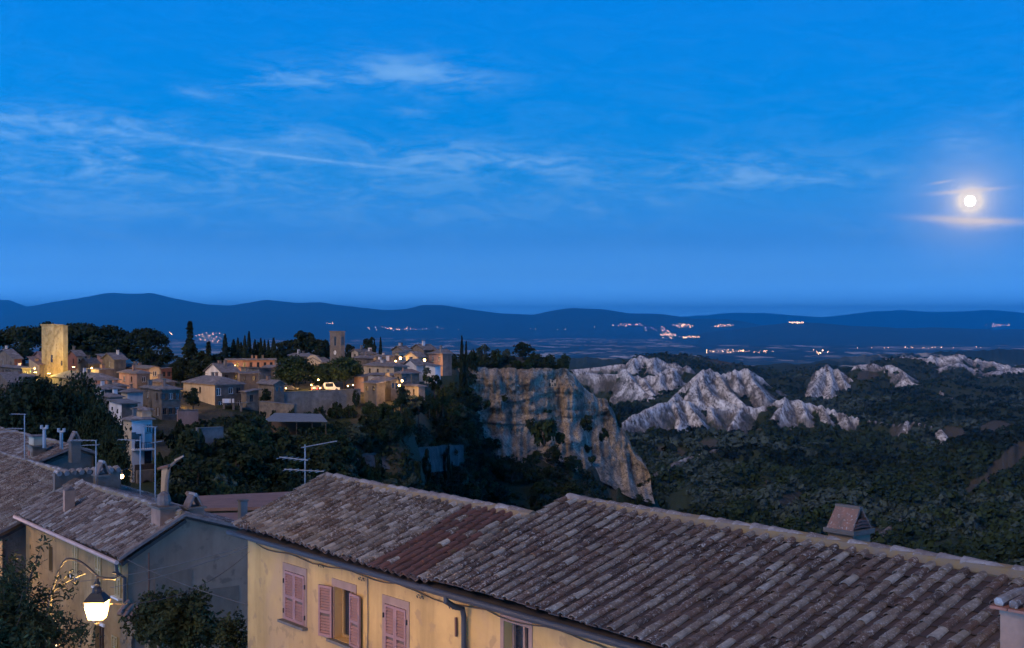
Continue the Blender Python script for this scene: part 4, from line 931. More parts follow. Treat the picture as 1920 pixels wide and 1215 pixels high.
h2, b2, r2 = old_house('old house with wide sagging brown roof next to the street', 11.95, 27.0, -.9, 4.2, 3.0, -8.75, 1.9, 1.0, [(13.0, 13.5, -11.2, -9.6), (16.5, 17.1, -11, -9.6)], 41, 'ochre', 'tile_brown', 'tile_brown_mass', 'pan_dark', gable='stone_dark', pitch=.26, expo=.30)
for a, b in ((13.0, 13.5), (16.5, 17.1)): window_set(h2, b2, T(27, -.6, 0), DL1, DL2, 27-b, 27-a, -11.1, -9.6, .2, frame='wood_dark', bars=0)
h3, b3, r3 = old_house('old house with blue-grey tiled roof and brick chimney behind the brown roof', 28.0, 43.0, 3.8, 3.9, 1.2, -8.2, 1.35, .45, [], 51, 'stone_dark', 'tile_old', 'tile_old_mass', 'pan_dark', gable='stone_dark', pitch=.26, expo=.31, zb=-16.5)
# brick chimney with arched hood on the third roof: bricks proud of the mortar
c = T(30.0, 6.2, 0); mb = MB(); mb.obox(c+UP*-7.55, DL1*.42, DL2*.36, UP*.62); ch = mb.build('chimney', MATS['mortar'], r3, b3)
for k, (du, z, w, h, m) in enumerate([(-.2, -7.3, .16, .13, 'brick'), (.2, -7.3, .12, .13, 'mortar'), (-.1, -7.67, .15, .12, 'brick'), (.26, -7.67, .11, .12, 'brick'), (-.33, -7.67, .06, .12, 'brick')]):
    mb = MB(); mb.obox(c - DL2*.37 + DL1*du + UP*z, DL1*w, DL2*.02, UP*h); mb.build('brick', MATS[m], ch, b3)
mb = MB(); mb.obox(c+UP*-6.88, DL1*.52, DL2*.45, UP*.05); mb.build('chimney_slab', MATS['stone_dark'], ch, b3)
mb = MB(); mb.obox(c+UP*-6.60, DL1*.44, DL2*.3, UP*.23); mb.build('chimney_hood', MATS['cream'], ch, b3)
mb = MB(); mb.obox(c+UP*-6.33, DL1*.5, DL2*.4, UP*.04); mb.build('hood_cap', MATS['ridge_tile_s'], ch, b3)
# vent pipes and a small pointed chimney along its ridge
for px, y0, y1, Y in ((83, 800, 840, 66), (115, 806, 842, 67)):
    mb = MB(); mb.tube([P(px, y1, Y), P(px, y0+5, Y)], .09, 8); pv_ = mb.build('vent_pipe', MATS['alu'], r3, b3)
    mb = MB(); mb.tube([P(px-5, y0+2, Y), P(px, y0+4, Y), P(px+5, y0+2, Y)], .07, 8); mb.build('vent_cowl', MATS['alu'], pv_, b3)
    mb = MB(); mb.tube([P(px-5, y0+4, Y), P(px-5, y0-3, Y)], .08, 8); mb.tube([P(px+5, y0+4, Y), P(px+5, y0-3, Y)], .08, 8); mb.build('vent_cowl', MATS['alu'], pv_, b3)
c = P(140, 845, 66); ch = plain_chimney(r3, b3, Vector((c.x, c.y, 0)), .24, .24, c.z-.6, c.z+.45, 'stone_dark'); tent_hood(r3, b3, Vector((c.x, c.y, 0)), c.z+.5, .24, .42)

# low terracotta roof between the houses
def low_roof():
    base = P(450, 990, 62); t = thing('low_building', base, 'low outbuilding with flat terracotta roof between the old house and ochre house', 'outbuilding')
    A, B, C, D = P(362, 930, 66), P(560, 921, 66), P(570, 949, 61), P(376, 953, 61)
    mb = MB(); mb.hexa([q-UP*.15 for q in (D, C, B, A)]+[D, C, B, A]); mb.build('roof', MATS['roof_red'], t, base)
    mb = MB(); mb.tube([P(352, 925, 66), P(376, 955, 60.9)], .14, 6); mb.build('verge', MATS['mortar'], t, base)
    mb = MB(); q = [P(380, 953, 61.3), P(566, 949, 61.3), P(566, 972, 61.3), P(380, 976, 61.3)]; n = Vector((0, 3.5, 0))
    mb.hexa([q[3], q[2], q[2]+n, q[3]+n, q[0], q[1], q[1]+n, q[0]+n]); mb.build('wall', MATS['ochre'], t, base)
    A, B, C, D = P(395, 962, 60.5), P(570, 958, 60.5), P(570, 990, 56), P(400, 992, 56)
    mb = MB(); mb.hexa([q-UP*.15 for q in (D, C, B, A)]+[D, C, B, A]); mb.build('porch_roof', MATS['roof_red'], t, base)
    mb = MB(); mb.hexa([P(395, 1060, 58), P(570, 1060, 58), P(570, 1060, 60), P(395, 1060, 60), P(395, 982, 58), P(570, 980, 58), P(570, 975, 60), P(395, 975, 60)]); mb.build('lower_wall', MATS['stone_dark'], t, base)
    c = P(455, 975, 57); ch = plain_chimney(t, base, Vector((c.x, c.y, 0)), .16, .16, c.z-.5, c.z+.85, 'concrete')
low_roof()
# ------------------------------------------------------------------ the town on the ridge
YAW = math.radians(38)
rt = random.Random(11)
def auto_holes(L, zt, zb, cols, rows, w, h, jitter=.12, top=.75):
    out = []
    if not cols: return out
    for r in range(rows):
        z1 = zt-top-r*2.75
        if z1-h < zb+.2: continue
        for c in range(cols):
            x = L*(c+.5)/cols + rt.uniform(-1, 1)*jitter*L/cols
            ww = min(w, L/cols*.6); out.append((x-ww/2, x+ww/2, z1-h*(1 if rt.random() > .2 else 1.25), z1))
    return out
def town_house(label, c, Y, eave, base, L=None, R=None, a=None, b=None, yaw=YAW, roof='hip', pitch=.36, wl='stone', wr='stone_dark', rm='town_roof',
               nl=(0, 0), nr=(0, 0), chim=1, name='town_house', cat='house', lit=(), win=(.85, 1.15), shutters=None, group='houses of the hill town', ov=.4, extra=2.0, ragged=0):
    C = P(c, eave, Y); zt = C.z; zb = (HZ-base)/F*Y - extra
    r = Vector((math.cos(yaw), math.sin(yaw), 0)); l = Vector((-math.sin(yaw), math.cos(yaw), 0))
    def solve(px, d):
        q = (px-CX)/F; return (q*C.y-C.x)/(d.x-q*d.y)
    b = b if b is not None else solve(R, r); a = a if a is not None else solve(L, l)
    a, b = max(1.2, a), max(1.2, b)
    org = Vector((C.x, C.y, zb)); t = thing(name, org, label, cat, group)
    C0 = Vector((C.x, C.y, 0)); mid = C0 + r*(b/2) + l*(a/2)
    hl = auto_holes(a, zt, zb+extra, nl[0], nl[1], *win); hr = auto_holes(b, zt, zb+extra, nr[0], nr[1], *win)
    w = MB()
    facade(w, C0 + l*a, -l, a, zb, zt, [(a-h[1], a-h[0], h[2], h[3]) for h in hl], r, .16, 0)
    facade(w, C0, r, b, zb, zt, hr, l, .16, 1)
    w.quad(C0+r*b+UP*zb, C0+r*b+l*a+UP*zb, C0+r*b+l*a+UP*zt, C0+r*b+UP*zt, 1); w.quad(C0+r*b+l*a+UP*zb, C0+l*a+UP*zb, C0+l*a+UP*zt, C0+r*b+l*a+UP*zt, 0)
    m = MB(); th = .16
    def slab(p): m.hexa([q-UP*th for q in p]+list(p))
    if roof == 'gl':      # ridge parallel to the left facade: gable over the right facade
        rz = zt + b/2*pitch
        for k in (0, a): w.tri(C0+l*k+UP*zt, C0+r*b+l*k+UP*zt, C0+r*(b/2)+l*k+UP*rz, 1)
        e = l*ov
        R0, R1 = C0+r*(b/2)-e+UP*(rz+.05), C0+r*(b/2)+l*a+e+UP*(rz+.05); dz = UP*(ov*pitch)
        slab([C0-r*ov-e+UP*(zt+.05)-dz, R0, R1, C0-r*ov+l*a+e+UP*(zt+.05)-dz]); slab([R0, C0+r*(b+ov)-e+UP*(zt+.05)-dz, C0+r*(b+ov)+l*a+e+UP*(zt+.05)-dz, R1])
        top = rz
    elif roof == 'gr':    # ridge parallel to the right facade: gable over the left facade
        rz = zt + a/2*pitch
        for k in (0, b): w.tri(C0+r*k+UP*zt, C0+r*k+l*a+UP*zt, C0+r*k+l*(a/2)+UP*rz, 0)
        e = r*ov; dz = UP*(ov*pitch)
        R0, R1 = C0+l*(a/2)-e+UP*(rz+.05), C0+l*(a/2)+r*b+e+UP*(rz+.05)
        slab([C0-l*ov-e+UP*(zt+.05)-dz, C0-l*ov+r*b+e+UP*(zt+.05)-dz, R1, R0]); slab([R0, R1, C0+l*(a+ov)+r*b+e+UP*(zt+.05)-dz, C0+l*(a+ov)-e+UP*(zt+.05)-dz])
        top = rz
    elif roof == 'hip':
        h = min(a, b)/2; rz = zt + (h+ov)*pitch
        if b >= a: R0, R1 = C0+l*(a/2)+r*h+UP*rz, C0+l*(a/2)+r*(b-h+.01)+UP*rz
        else: R0, R1 = C0+r*(b/2)+l*h+UP*rz, C0+r*(b/2)+l*(a-h+.01)+UP*rz
        E = [C0-r*ov-l*ov, C0+r*(b+ov)-l*ov, C0+r*(b+ov)+l*(a+ov), C0-r*ov+l*(a+ov)]; E = [q+UP*(zt+.02) for q in E]
        if b >= a: m.quad(E[0], E[1], R1, R0); m.tri(E[1], E[2], R1); m.quad(E[2], E[3], R0, R1); m.tri(E[3], E[0], R0)
        else: m.tri(E[0], E[1], R0); m.quad(E[1], E[2], R1, R0); m.tri(E[2], E[3], R1); m.quad(E[3], E[0], R0, R1)
        D = [q-UP*th for q in E]
        for k in range(4): m.quad(D[k], D[(k+1) % 4], E[(k+1) % 4], E[k])
        m.quad(*D[::-1]); top = rz
    elif roof in ('shed', 'shedr'):   # single slope falling to the left facade (shed) or to the right facade (shedr)
        up = (b if roof == 'shed' else a)*pitch
        if roof == 'shed': hgt = lambda x, y: zt+.05 + x*pitch
        else: hgt = lambda x, y: zt+.05 + y*pitch
        slab([C0+r*x+l*y+UP*hgt(x, y) for x, y in ((-ov, -ov), (b+ov, -ov), (b+ov, a+ov), (-ov, a+ov))])
        z_ = lambda x, y: UP*(hgt(x, y)-.1)
        pts = [(0, 0), (b, 0), (b, a), (0, a)]
        for k in range(4):
            p0, p1 = pts[k], pts[(k+1) % 4]; A, B = C0+r*p0[0]+l*p0[1], C0+r*p1[0]+l*p1[1]
            w.quad(A+UP*zt, B+UP*zt, B+z_(*p1), A+z_(*p0), 1 if k == 0 else 0)
        top = zt+up*.5
    else:                 # flat top
        slab([C0-r*.1-l*.1+UP*(zt+.1), C0+r*(b+.1)-l*.1+UP*(zt+.1), C0+r*(b+.1)+l*(a+.1)+UP*(zt+.1), C0-r*.1+l*(a+.1)+UP*(zt+.1)]); top = zt+.1
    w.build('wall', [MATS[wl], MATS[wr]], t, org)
    rf = m.build('roof', MATS[rm], t, org)
    for k in range(chim):
        q = C0 + r*(b*rt.uniform(.25, .75)) + l*(a*rt.uniform(.3, .7)); z0 = top-.9
        hh = rt.uniform(.7, 1.3); cm = rt.choice(['plaster_chimney', 'white_wall', 'stone', 'concrete']); s_ = rt.uniform(.2, .36)
        mb = MB(); mb.obox(q+UP*(z0+hh/2+.3), r*s_, l*s_, UP*(hh/2+.3)); ch = mb.build('chimney', MATS[cm], rf, org)
        mb = MB(); mb.obox(q+UP*(z0+hh+.66), r*(s_*1.3), l*(s_*1.3), UP*.05); mb.build('chimney_slab', MATS['stone_dark'], ch, org)
    k = 0
    for holes, O, ex, inn, LL in ((hl, C0+l*a, -l, r, a), (hr, C0, r, l, b)):
        for h in holes:
            x0, x1 = (LL-h[1], LL-h[0]) if ex == -l else (h[0], h[1])
            wd = window_set(t, org, O, ex, inn, x0, x1, h[2], h[3], .16, pane='lit_pane' if k in lit else 'pane', frame='frame_white' if rt.random() < .3 else 'wood_dark', bars=1 if x1-x0 > .7 else 0)
            mb = MB(); mb.obox(Vector((O.x, O.y, 0))+ex*((x0+x1)/2)+UP*(h[2]-.06)-inn*.06, ex*((x1-x0)/2+.12), inn*.1, UP*.05); mb.build('sill', MATS['concrete'], wd, org)
            if shutters and rt.random() < .7:
                for xx in (x0-(x1-x0)*.28, x1+(x1-x0)*.28):
                    mb = MB(); mb.obox(Vector((O.x, O.y, 0))+ex*xx+UP*((h[2]+h[3])/2)-inn*.03, ex*((x1-x0)*.25), inn*.025, UP*((h[3]-h[2])/2)); mb.build('shutter', MATS[shutters], t, org)
            k += 1
    return t, org, C0, r, l, a, b, zt, zb
H = town_house
# square watch tower, floodlit
tw = H('tall square floodlit watch tower of yellow stone above the trees', 118.5, 292, 611, 708, L=78, R=126.5, yaw=math.radians(52), roof='flat', wl='tower_stone', wr='tower_stone', rm='tower_stone', chim=0, name='watch_tower', cat='tower', group=None)
def tower_detail():
    t, org, C0, r, l, a, b, zt, zb = tw
    mb = MB(); mb.obox(C0+l*(a*.51)-r*.02+UP*((HZ-673)/F*292), l*.32, r*.08, UP*.85); mb.build('slit_window', MATS['pane'], t, org)
    mb = MB(); mb.obox(C0+l*(a*.51)-r*.05+UP*((HZ-673)/F*292-1.0), l*.45, r*.12, UP*.1); mb.build('sill', MATS['tower_stone'], t, org)
    mb = MB(); mb.obox(C0+l*.5-r*.02+UP*((HZ-681)/F*292), l*.22, r*.06, UP*.55); mb.build('niche', MATS['pane'], t, org)
    # courses of stone standing proud of the face, worn and uneven
    rr = random.Random(4)
    for k in range(95):
        w = rr.uniform(.25, .55); h = rr.uniform(.12, .24); x = rr.uniform(w, a-w); z = rr.uniform(zb+2.5, zt-.3)
        mb = MB(); mb.obox(C0+l*x-r*.01+UP*z, l*w, r*rr.uniform(.03, .09), UP*h); mb.build('stone', MATS['tower_stone'], t, org)
    for k in range(8):
        w = a/8; mb = MB(); mb.obox(C0+l*(w*(k+.5))+UP*(zt+.2+rr.uniform(-.04, .1)), l*(w*.48), r*.35, UP*.14); mb.build('stone', MATS['tower_stone'], t, org)
tower_detail()
# bell tower
bt = H('brown stone bell tower with clock and arched belfry opening', 638.5, 330, 622, 690, L=618.5, R=646.5, yaw=math.radians(38), roof='flat', wl='stone', wr='stone_dark', rm='stone_dark', chim=0, name='bell_tower', cat='tower', group=None)
def bell_detail():
    t, org, C0, r, l, a, b, zt, zb = bt
    for k, (e0, ln, inn) in enumerate(((l, a, r), (r, b, l))):
        z0, z1 = (HZ-648)/F*330, (HZ-634)/F*330; x = ln*.5; hw = .42
        mb = MB(); o = C0 + e0*x - inn*.03
        pts = [o-e0*hw+UP*z0, o+e0*hw+UP*z0] + [o + e0*(hw*math.cos(math.pi*q/8)) + UP*(z1+hw*math.sin(math.pi*q/8)) for q in range(9)]
        n = len(pts); mb.add(pts + [p+inn*.1 for p in pts], [tuple(range(n)), tuple(range(2*n-1, n-1, -1))] + [(q, (q+1) % n, n+(q+1) % n, n+q) for q in range(n)])
        mb.build('belfry_opening', MATS['pane'], t, org)
        mb = MB(); mb.obox(o-inn*.05+UP*(z0-.1), e0*.6, inn*.12, UP*.08); mb.build('sill', MATS['stone'], t, org)
    z = (HZ-661.5)/F*330; o = C0+l*(a*.5)-r*.08
    mb = MB(); pts = [o+l*(.56*math.cos(2*math.pi*q/20))+UP*(z+.56*math.sin(2*math.pi*q/20)) for q in range(20)]
    mb.add(pts+[p+r*.12 for p in pts], [tuple(range(20))]+[(q, (q+1) % 20, 20+(q+1) % 20, 20+q) for q in range(20)]); ck = mb.build('clock_face', MATS['clock'], t, org)
    for ang, ln in ((1.2, .42), (-.3, .3)):
        mb = MB(); e = l*math.cos(ang)+UP*math.sin(ang); mb.tube([o-r*.02+UP*z, o-r*.02+UP*z+e*ln], .035, 4); mb.build('clock_hand', MATS['iron'], ck, org)
    for z, e in ((zt+.05, .14), (zt-.55, .06), ((HZ-652)/F*330, .05)):
        mb = MB(); mb.obox(C0+r*(b/2)+l*(a/2)+UP*z, r*(b/2+e), l*(a/2+e), UP*.14); mb.build('cornice', MATS['stone'], t, org)
bell_detail()

H('stone house with patched brick wall at the left edge of town', 27, 300, 672, 700, L=-12, R=41, roof='gr', pitch=.25, wl='stone', wr='brick_red', nr=(0, 0), nl=(3, 1))
H('grey-roofed stone house in front of the brick-walled one', 42, 285, 690, 715, L=0, R=58, roof='hip', pitch=.3, wl='stone_dark', wr='stone_dark', nl=(3, 1), nr=(1, 1))
H('low house with bluish roof tucked below the watch tower', 46, 270, 706, 722, L=10, R=66, roof='hip', wl='stone_dark', wr='stone_dark')
H('pink gabled house peeping out left of the watch tower', 82, 315, 672, 700, L=60, R=100, roof='gr', wl='pink_wall', wr='stone', rm='roof_red', nl=(2, 1))
H('low lit wall and lean-to roof beside the watch tower', 74, 296, 683, 706, L=54, R=84, roof='shedr', pitch=.2, wl='cream', wr='stone', rm='town_roof_brown')
H('red gabled house just right of the watch tower', 145, 306, 667, 690, L=126, R=159, roof='gr', wl='brick_red', wr='cream', nl=(1, 1), nr=(2, 1))
H('wide house with broad slate-grey roof below the watch tower', 176, 262, 713, 735, L=98, R=224, roof='hip', pitch=.42, wl='stone_dark', wr='pink_wall', chim=3, nr=(2, 1))
H('terrace house with small lit roof terrace', 186, 283, 693, 712, L=160, R=214, roof='flat', wl='cream', wr='stone_dark', rm='town_roof', chim=1)
H('salmon house with flat top behind the lit terrace', 194, 315, 668, 690, L=182, R=224, roof='shedr', pitch=.1, wl='salmon', wr='stone_dark', nr=(2, 1))
H('stone house with dark shed on its roof behind the pink house', 214, 297, 673, 696, L=192, R=236, roof='gr', wl='stone', wr='stone_dark', nl=(1, 1))
H('tall cream house with long grey roof at the edge of the pines', 280, 292, 690, 722, L=222, R=299, roof='gl', pitch=.38, wl='salmon', wr='cream', nr=(1, 1), chim=2)
H('small house with roofed veranda beside the cream house', 302, 299, 691, 718, L=297, R=322, roof='shed', pitch=.08, wl='cream', wr='brick_red', nr=(2, 1), chim=0)
H('pink-walled house with lit courtyard in the middle of the terraces', 257, 272, 700, 728, L=223, R=281, roof='hip', wl='pink_wall', wr='stone', nl=(2, 1), nr=(1, 1))
H('low grey house right above the big oak', 196, 245, 730, 752, L=165, R=232, roof='hip', wl='white_wall', wr='stone_dark', nr=(2, 1), chim=2)
H('small house with cream side and white front under the pink house', 239, 240, 735, 758, L=227, R=268, roof='hip', wl='cream', wr='white_wall', nr=(2, 1), win=(.9, 1.5))
H('narrow stone house squeezed in beside the tall stone block', 290, 246, 728, 790, L=264, R=304, roof='hip', wl='stone_dark', wr='stone_dark', nl=(1, 2), nr=(1, 2))
H('tall dark stone block with wooden shutters at the terrace end', 303, 236, 730, 800, L=285, R=338, roof='hip', wl='stone_dark', wr='stone_dark', nl=(1, 3), nr=(3, 3), shutters='wood_dark', chim=1)
H('flat-roofed shed with pale edge below the white-fronted house', 228, 215, 756, 775, L=205, R=258, roof='shedr', pitch=.06, wl='white_wall', wr='stone_dark', rm='concrete', nr=(1, 1), chim=0)
H('little penthouse with glowing cream wall under its eave', 266, 205, 768, 786, L=250, R=284, roof='hip', wl='cream', wr='cream', nr=(2, 1), lit=(), chim=0)
wh = H('tall white house with balcony and arched cellar above the street lamp', 247, 178, 787, 905, L=231, R=271, roof='hip', wl='cream', wr='white_wall', nl=(0, 0), nr=(0, 0), chim=1, ov=.3)
H('narrow white bay beside the tall white house', 270, 180, 786, 838, L=262, R=283, roof='shedr', pitch=.05, wl='cream', wr='white_wall', nr=(1, 2), chim=0)
def white_house_detail():
    t, org, C0, r, l, a, b, zt, zb = wh
    z = (HZ-843)/F*178
    mb = MB(); mb.obox(C0+r*(b*.75)-l*.55+UP*z, r*(b*.78), l*.6, UP*.09); bal = mb.build('balcony', MATS['white_wall'], t, org)
    mb = MB()
    for k in range(9): mb.tube([C0+r*(b*(.02+k*.18))-l*1.08+UP*z, C0+r*(b*(.02+k*.18))-l*1.08+UP*(z+.95)], .03, 4)
    mb.tube([C0-l*1.08+UP*(z+.95), C0+r*(b*1.5)-l*1.08+UP*(z+.95)], .035, 4); mb.build('railing', MATS['iron'], bal, org)
    for x, zz, w, h, m in ((b*.5, z+1.1, .45, 1.05, 'pane'), (b*.15, z+1.9, .3, .5, 'pane'), (b*1.25, z-1.2, .5, .9, 'pane')):
        mb = MB(); mb.obox(C0+r*x-l*.02+UP*zz, r*w, l*.05, UP*h); mb.build('window', MATS[m], t, org)
    # arched cellar wall in front
    o = C0 - l*1.6 + r*.2; W = 7.0; z0, z1 = (HZ-915)/F*176, (HZ-884)/F*176
    mb = MB(); n = 10
    def arch(x0, x1, spring): 
        cx, rd = (x0+x1)/2, (x1-x0)/2; return [(cx - rd*math.cos(math.pi*q/n), spring + rd*.9*math.sin(math.pi*q/n)) for q in range(n+1)]
    xs = [(0.6, 2.1), (3.1, 4.8)]; prev = 0.0
    def col(x0, x1): mb.hexa([o+r*x0+UP*(z0-2), o+r*x1+UP*(z0-2), o+r*x1+l*.6+UP*(z0-2), o+r*x0+l*.6+UP*(z0-2), o+r*x0+UP*z1, o+r*x1+UP*z1, o+r*x1+l*.6+UP*z1, o+r*x0+l*.6+UP*z1])
    for x0, x1 in xs:
        col(prev, x0); A = arch(x0, x1, z0+.2)
        for (p0, q0), (p1, q1) in zip(A[:-1], A[1:]):
            mb.hexa([o+r*p0+UP*q0, o+r*p1+UP*q1, o+r*p1+l*.6+UP*q1, o+r*p0+l*.6+UP*q0, o+r*p0+UP*z1, o+r*p1+UP*z1, o+r*p1+l*.6+UP*z1, o+r*p0+l*.6+UP*z1])
        prev = x1
    col(prev, W); mb.build('arcade', MATS['stone'], t, org)
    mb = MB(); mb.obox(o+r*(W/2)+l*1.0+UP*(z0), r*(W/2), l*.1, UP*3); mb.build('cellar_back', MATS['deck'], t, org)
white_house_detail()
H('pale hipped house with round window patch and balcony of laundry', 403, 262, 721, 768, L=344, R=458, roof='hip', pitch=.4, wl='cream', wr='stone_dark', nl=(1, 1), nr=(3, 2), win=(1.0, 1.25), chim=2)
H('small annex stuck to the right of the hipped house', 462, 262, 734, 770, L=452, R=485, roof='shed', pitch=.12, wl='stone_dark', wr='stone', nr=(1, 1), chim=0)
H('white gabled house behind the hipped house', 416, 288, 697, 715, L=385, R=448, roof='gr', pitch=.42, wl='white_wall', wr='stone_dark', nl=(1, 1), nr=(2, 1), chim=2)
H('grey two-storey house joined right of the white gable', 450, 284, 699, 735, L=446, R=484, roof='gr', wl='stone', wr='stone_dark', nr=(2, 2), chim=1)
H('plain grey block with sloping roof in front of the long salmon building', 486, 296, 690, 735, L=452, R=508, roof='shed', pitch=-.12, wl='concrete', wr='concrete', chim=0)
H('long salmon building with grey roof behind the cypresses', 424, 330, 674, 700, L=414, R=516, yaw=math.radians(8), roof='gr', pitch=.38, wl='salmon', wr='salmon', nr=(7, 1), chim=3, win=(.7, 1.3))
H('small stone house with gable facing the square', 514, 268, 719, 752, L=484, R=533, roof='gl', pitch=.55, wl='stone', wr='stone_dark', nr=(2, 2), win=(.6, 1.0), chim=1)
H('low roofed house left of the church among trees', 575, 345, 668, 690, L=537, R=596, roof='hip', wl='stone', wr='stone', chim=3)
# church with a bright curved gable
ch_ = H('church hall with pale curved gable lit from the square', 604, 325, 679, 720, L=572, R=622, roof='gr', pitch=.25, wl='cream', wr='stone', chim=0, name='church', cat='church', group=None)
def church_detail():
    t, org, C0, r, l, a, b, zt, zb = ch_
    mb = MB(); o = C0-r*.25; pts = [o+UP*(zt-1.5), o+l*a+UP*(zt-1.5)] + [o+l*(a*(1-q/12))+UP*(zt + 1.75*math.sin(math.pi*q/12)) for q in range(13)]
    n = len(pts); mb.add(pts+[p+r*.4 for p in pts], [tuple(range(n)), tuple(range(2*n-1, n-1, -1))]+[(q, (q+1) % n, n+(q+1) % n, n+q) for q in range(n)]); mb.build('curved_gable', MATS['cream'], t, org)
church_detail()
H('pale gabled house on the skyline right of the bell tower', 672, 352, 659, 680, L=659, R=690, roof='gr', wl='cream', wr='stone', nl=(1, 1))
H('broad grey roof house right of the bell tower', 700, 340, 672, 695, L=662, R=720, roof='hip', pitch=.4, wl='stone', wr='stone_dark', chim=3)
H('brown stone house with steep lean roof beside the bright lamp', 736, 330, 668, 690, L=704, R=744, roof='gl', pitch=.42, wl='stone', wr='stone', nl=(2, 1), chim=1)
H('small house on the skyline above the bright lamp', 757, 352, 656, 680, L=735, R=770, roof='gr', wl='stone', wr='cream', nl=(2, 1), nr=(1, 1), chim=2)
H('lamp-lit house at the end of the bright lane', 748, 345, 661, 685, L=741, R=762, roof='hip', wl='cream', wr='cream', nl=(1, 1), nr=(1, 1), chim=0)
H('cream gabled house between the two bright lamps', 783, 322, 668, 690, L=761, R=797, roof='gr', pitch=.42, wl='cream', wr='stone', nl=(1, 1), chim=0)
H('ruined stone house with ragged top on the highest point', 795, 352, 655, 680, L=769, R=818, roof='gr', pitch=.4, wl='stone', wr='stone_dark', nl=(1, 1), chim=2)
H('stone house behind the ruin at the town end', 825, 350, 661, 680, L=805, R=846, roof='gr', wl='stone', wr='stone_dark', nl=(2, 1), chim=1)
H('square pink-brown stone house at the cliff end of town', 830, 322, 663, 690, L=804, R=847, roof='hip', pitch=.3, wl='pink_wall', wr='stone_dark', nl=(2, 2), chim=1)
H('pale pink gabled cottage above the slope', 781, 305, 684, 700, L=758, R=794, roof='gr', pitch=.5, wl='white_wall', wr='white_wall', chim=0)
H('white cottage with tall window at the cliff edge', 816, 303, 686, 704, L=783, R=826, roof='shedr', pitch=.1, wl='white_wall', wr='white_wall', nl=(2, 1), win=(.7, 1.5), chim=0)
H('long roofed house with white bays right of the round trees', 739, 300, 687, 706, L=682, R=764, roof='hip', pitch=.36, wl='cream', wr='stone', nl=(3, 1), nr=(1, 1), chim=3)
H('small house with white terrace wall under the long roof', 735, 292, 704, 720, L=688, R=750, roof='shed', pitch=.1, wl='white_wall', wr='stone', nl=(3, 1), chim=0)
H('stone gabled house in the lower lane', 733, 278, 712, 745, L=700, R=747, roof='gl', pitch=.5, wl='stone_dark', wr='stone_dark', nl=(1, 2), nr=(2, 2), chim=1)
H('low grey lean-to house by the terrace wall', 706, 274, 718, 748, L=682, R=722, roof='shed', pitch=.15, wl='stone_dark', wr='stone_dark', nl=(2, 1), chim=0)
H('tall narrow stone house rising behind the lower lamps', 753, 288, 700, 735, L=739, R=770, roof='hip', wl='stone', wr='stone_dark', nl=(1, 2), nr=(1, 2), chim=1)
H('pink end wall of a house hidden behind the round trees', 682, 288, 706, 740, L=664, R=690, roof='shed', pitch=.2, wl='pink_wall', wr='stone', chim=0)
H('lamp-lit house with two narrow windows at the lane bottom', 785, 284, 724, 744, L=745, R=797, roof='hip', pitch=.3, wl='cream', wr='stone', nl=(2, 1), win=(.6, 1.3), chim=0)

H('narrow pink house wedged behind the low grey one', 216, 252, 724, 745, L=197, R=238, roof='hip', wl='pink_wall', wr='stone', nr=(1, 1))
H('small tiled house left of the salmon flat-topped one', 168, 300, 681, 700, L=150, R=186, roof='gr', wl='stone', wr='stone_dark', nl=(1, 1), chim=2)
H('grey house half hidden between the oak and the white-fronted house', 208, 226, 744, 770, L=186, R=230, roof='hip', wl='stone_dark', wr='stone_dark', nr=(2, 1))
H('low stone house at the foot of the veranda', 303, 266, 716, 740, L=281, R=328, roof='hip', wl='stone', wr='stone_dark', nr=(2, 1), chim=2)
H('roof showing above the oaks at the far left', 18, 255, 716, 735, L=-14, R=46, roof='gr', wl='stone_dark', wr='stone_dark', pitch=.3, chim=1)
H('grey house between the salmon building and the round tree', 506, 314, 690, 715, L=490, R=530, roof='gl', wl='stone', wr='stone_dark', nr=(1, 1))
H('brown-roofed house between the long roof and the brown stone one', 716, 314, 682, 700, L=695, R=742, roof='gr', rm='town_roof_brown', wl='stone', wr='cream', nl=(2, 1), chim=2)
H('low house crouching under the cream gabled one', 768, 312, 681, 697, L=750, R=788, roof='hip', rm='town_roof_brown', wl='stone', wr='stone_dark', nl=(1, 1), chim=1)
H('small house beside the pale skyline gable', 690, 346, 663, 685, L=675, R=707, roof='hip', wl='stone', wr='stone_dark', chim=2)
H('tiny tiled lean-to below the pale pink cottage', 772, 298, 699, 712, L=758, R=786, roof='shedr', pitch=.2, rm='town_roof_brown', wl='stone', wr='stone', chim=0)

# terrace wall of the square, shed, garden walls
def wall_thing(label, pts, Y, zt_py, zb_py, thick, mat, cat='wall', name='retaining_wall'):
    (p0, y0), (p1, y1) = pts
    A, B = Q(p0, y0, 0), Q(p1, y1, 0); d = (B-A); n = Vector((-d.y, d.x, 0)).normalized()*thick
    za, zb = (HZ-zt_py[0])/F*y0, (HZ-zt_py[1])/F*y1; ba, bb = (HZ-zb_py[0])/F*y0-1, (HZ-zb_py[1])/F*y1-1
    base = Vector((A.x, A.y, ba)); t = thing(name, base, label, cat)
    mb = MB(); mb.hexa([A+UP*ba, B+UP*bb, B+n+UP*bb, A+n+UP*ba, A+UP*(za-.12), B+UP*(zb-.12), B+n+UP*(zb-.12), A+n+UP*(za-.12)]); mb.build('wall', MATS[mat], t, base)
    mb = MB(); e = n.normalized()*.08
    mb.hexa([A-e+UP*(za-.12), B-e+UP*(zb-.12), B+n+e+UP*(zb-.12), A+n+e+UP*(za-.12), A-e+UP*za, B-e+UP*zb, B+n+e+UP*zb, A+n+e+UP*za]); mb.build('coping', MATS['concrete'], t, base)
wall_thing('long grey retaining wall of the square under the round trees', ((532, 270), (676, 277)), 0, (735, 729), (772, 778), .6, 'concrete')
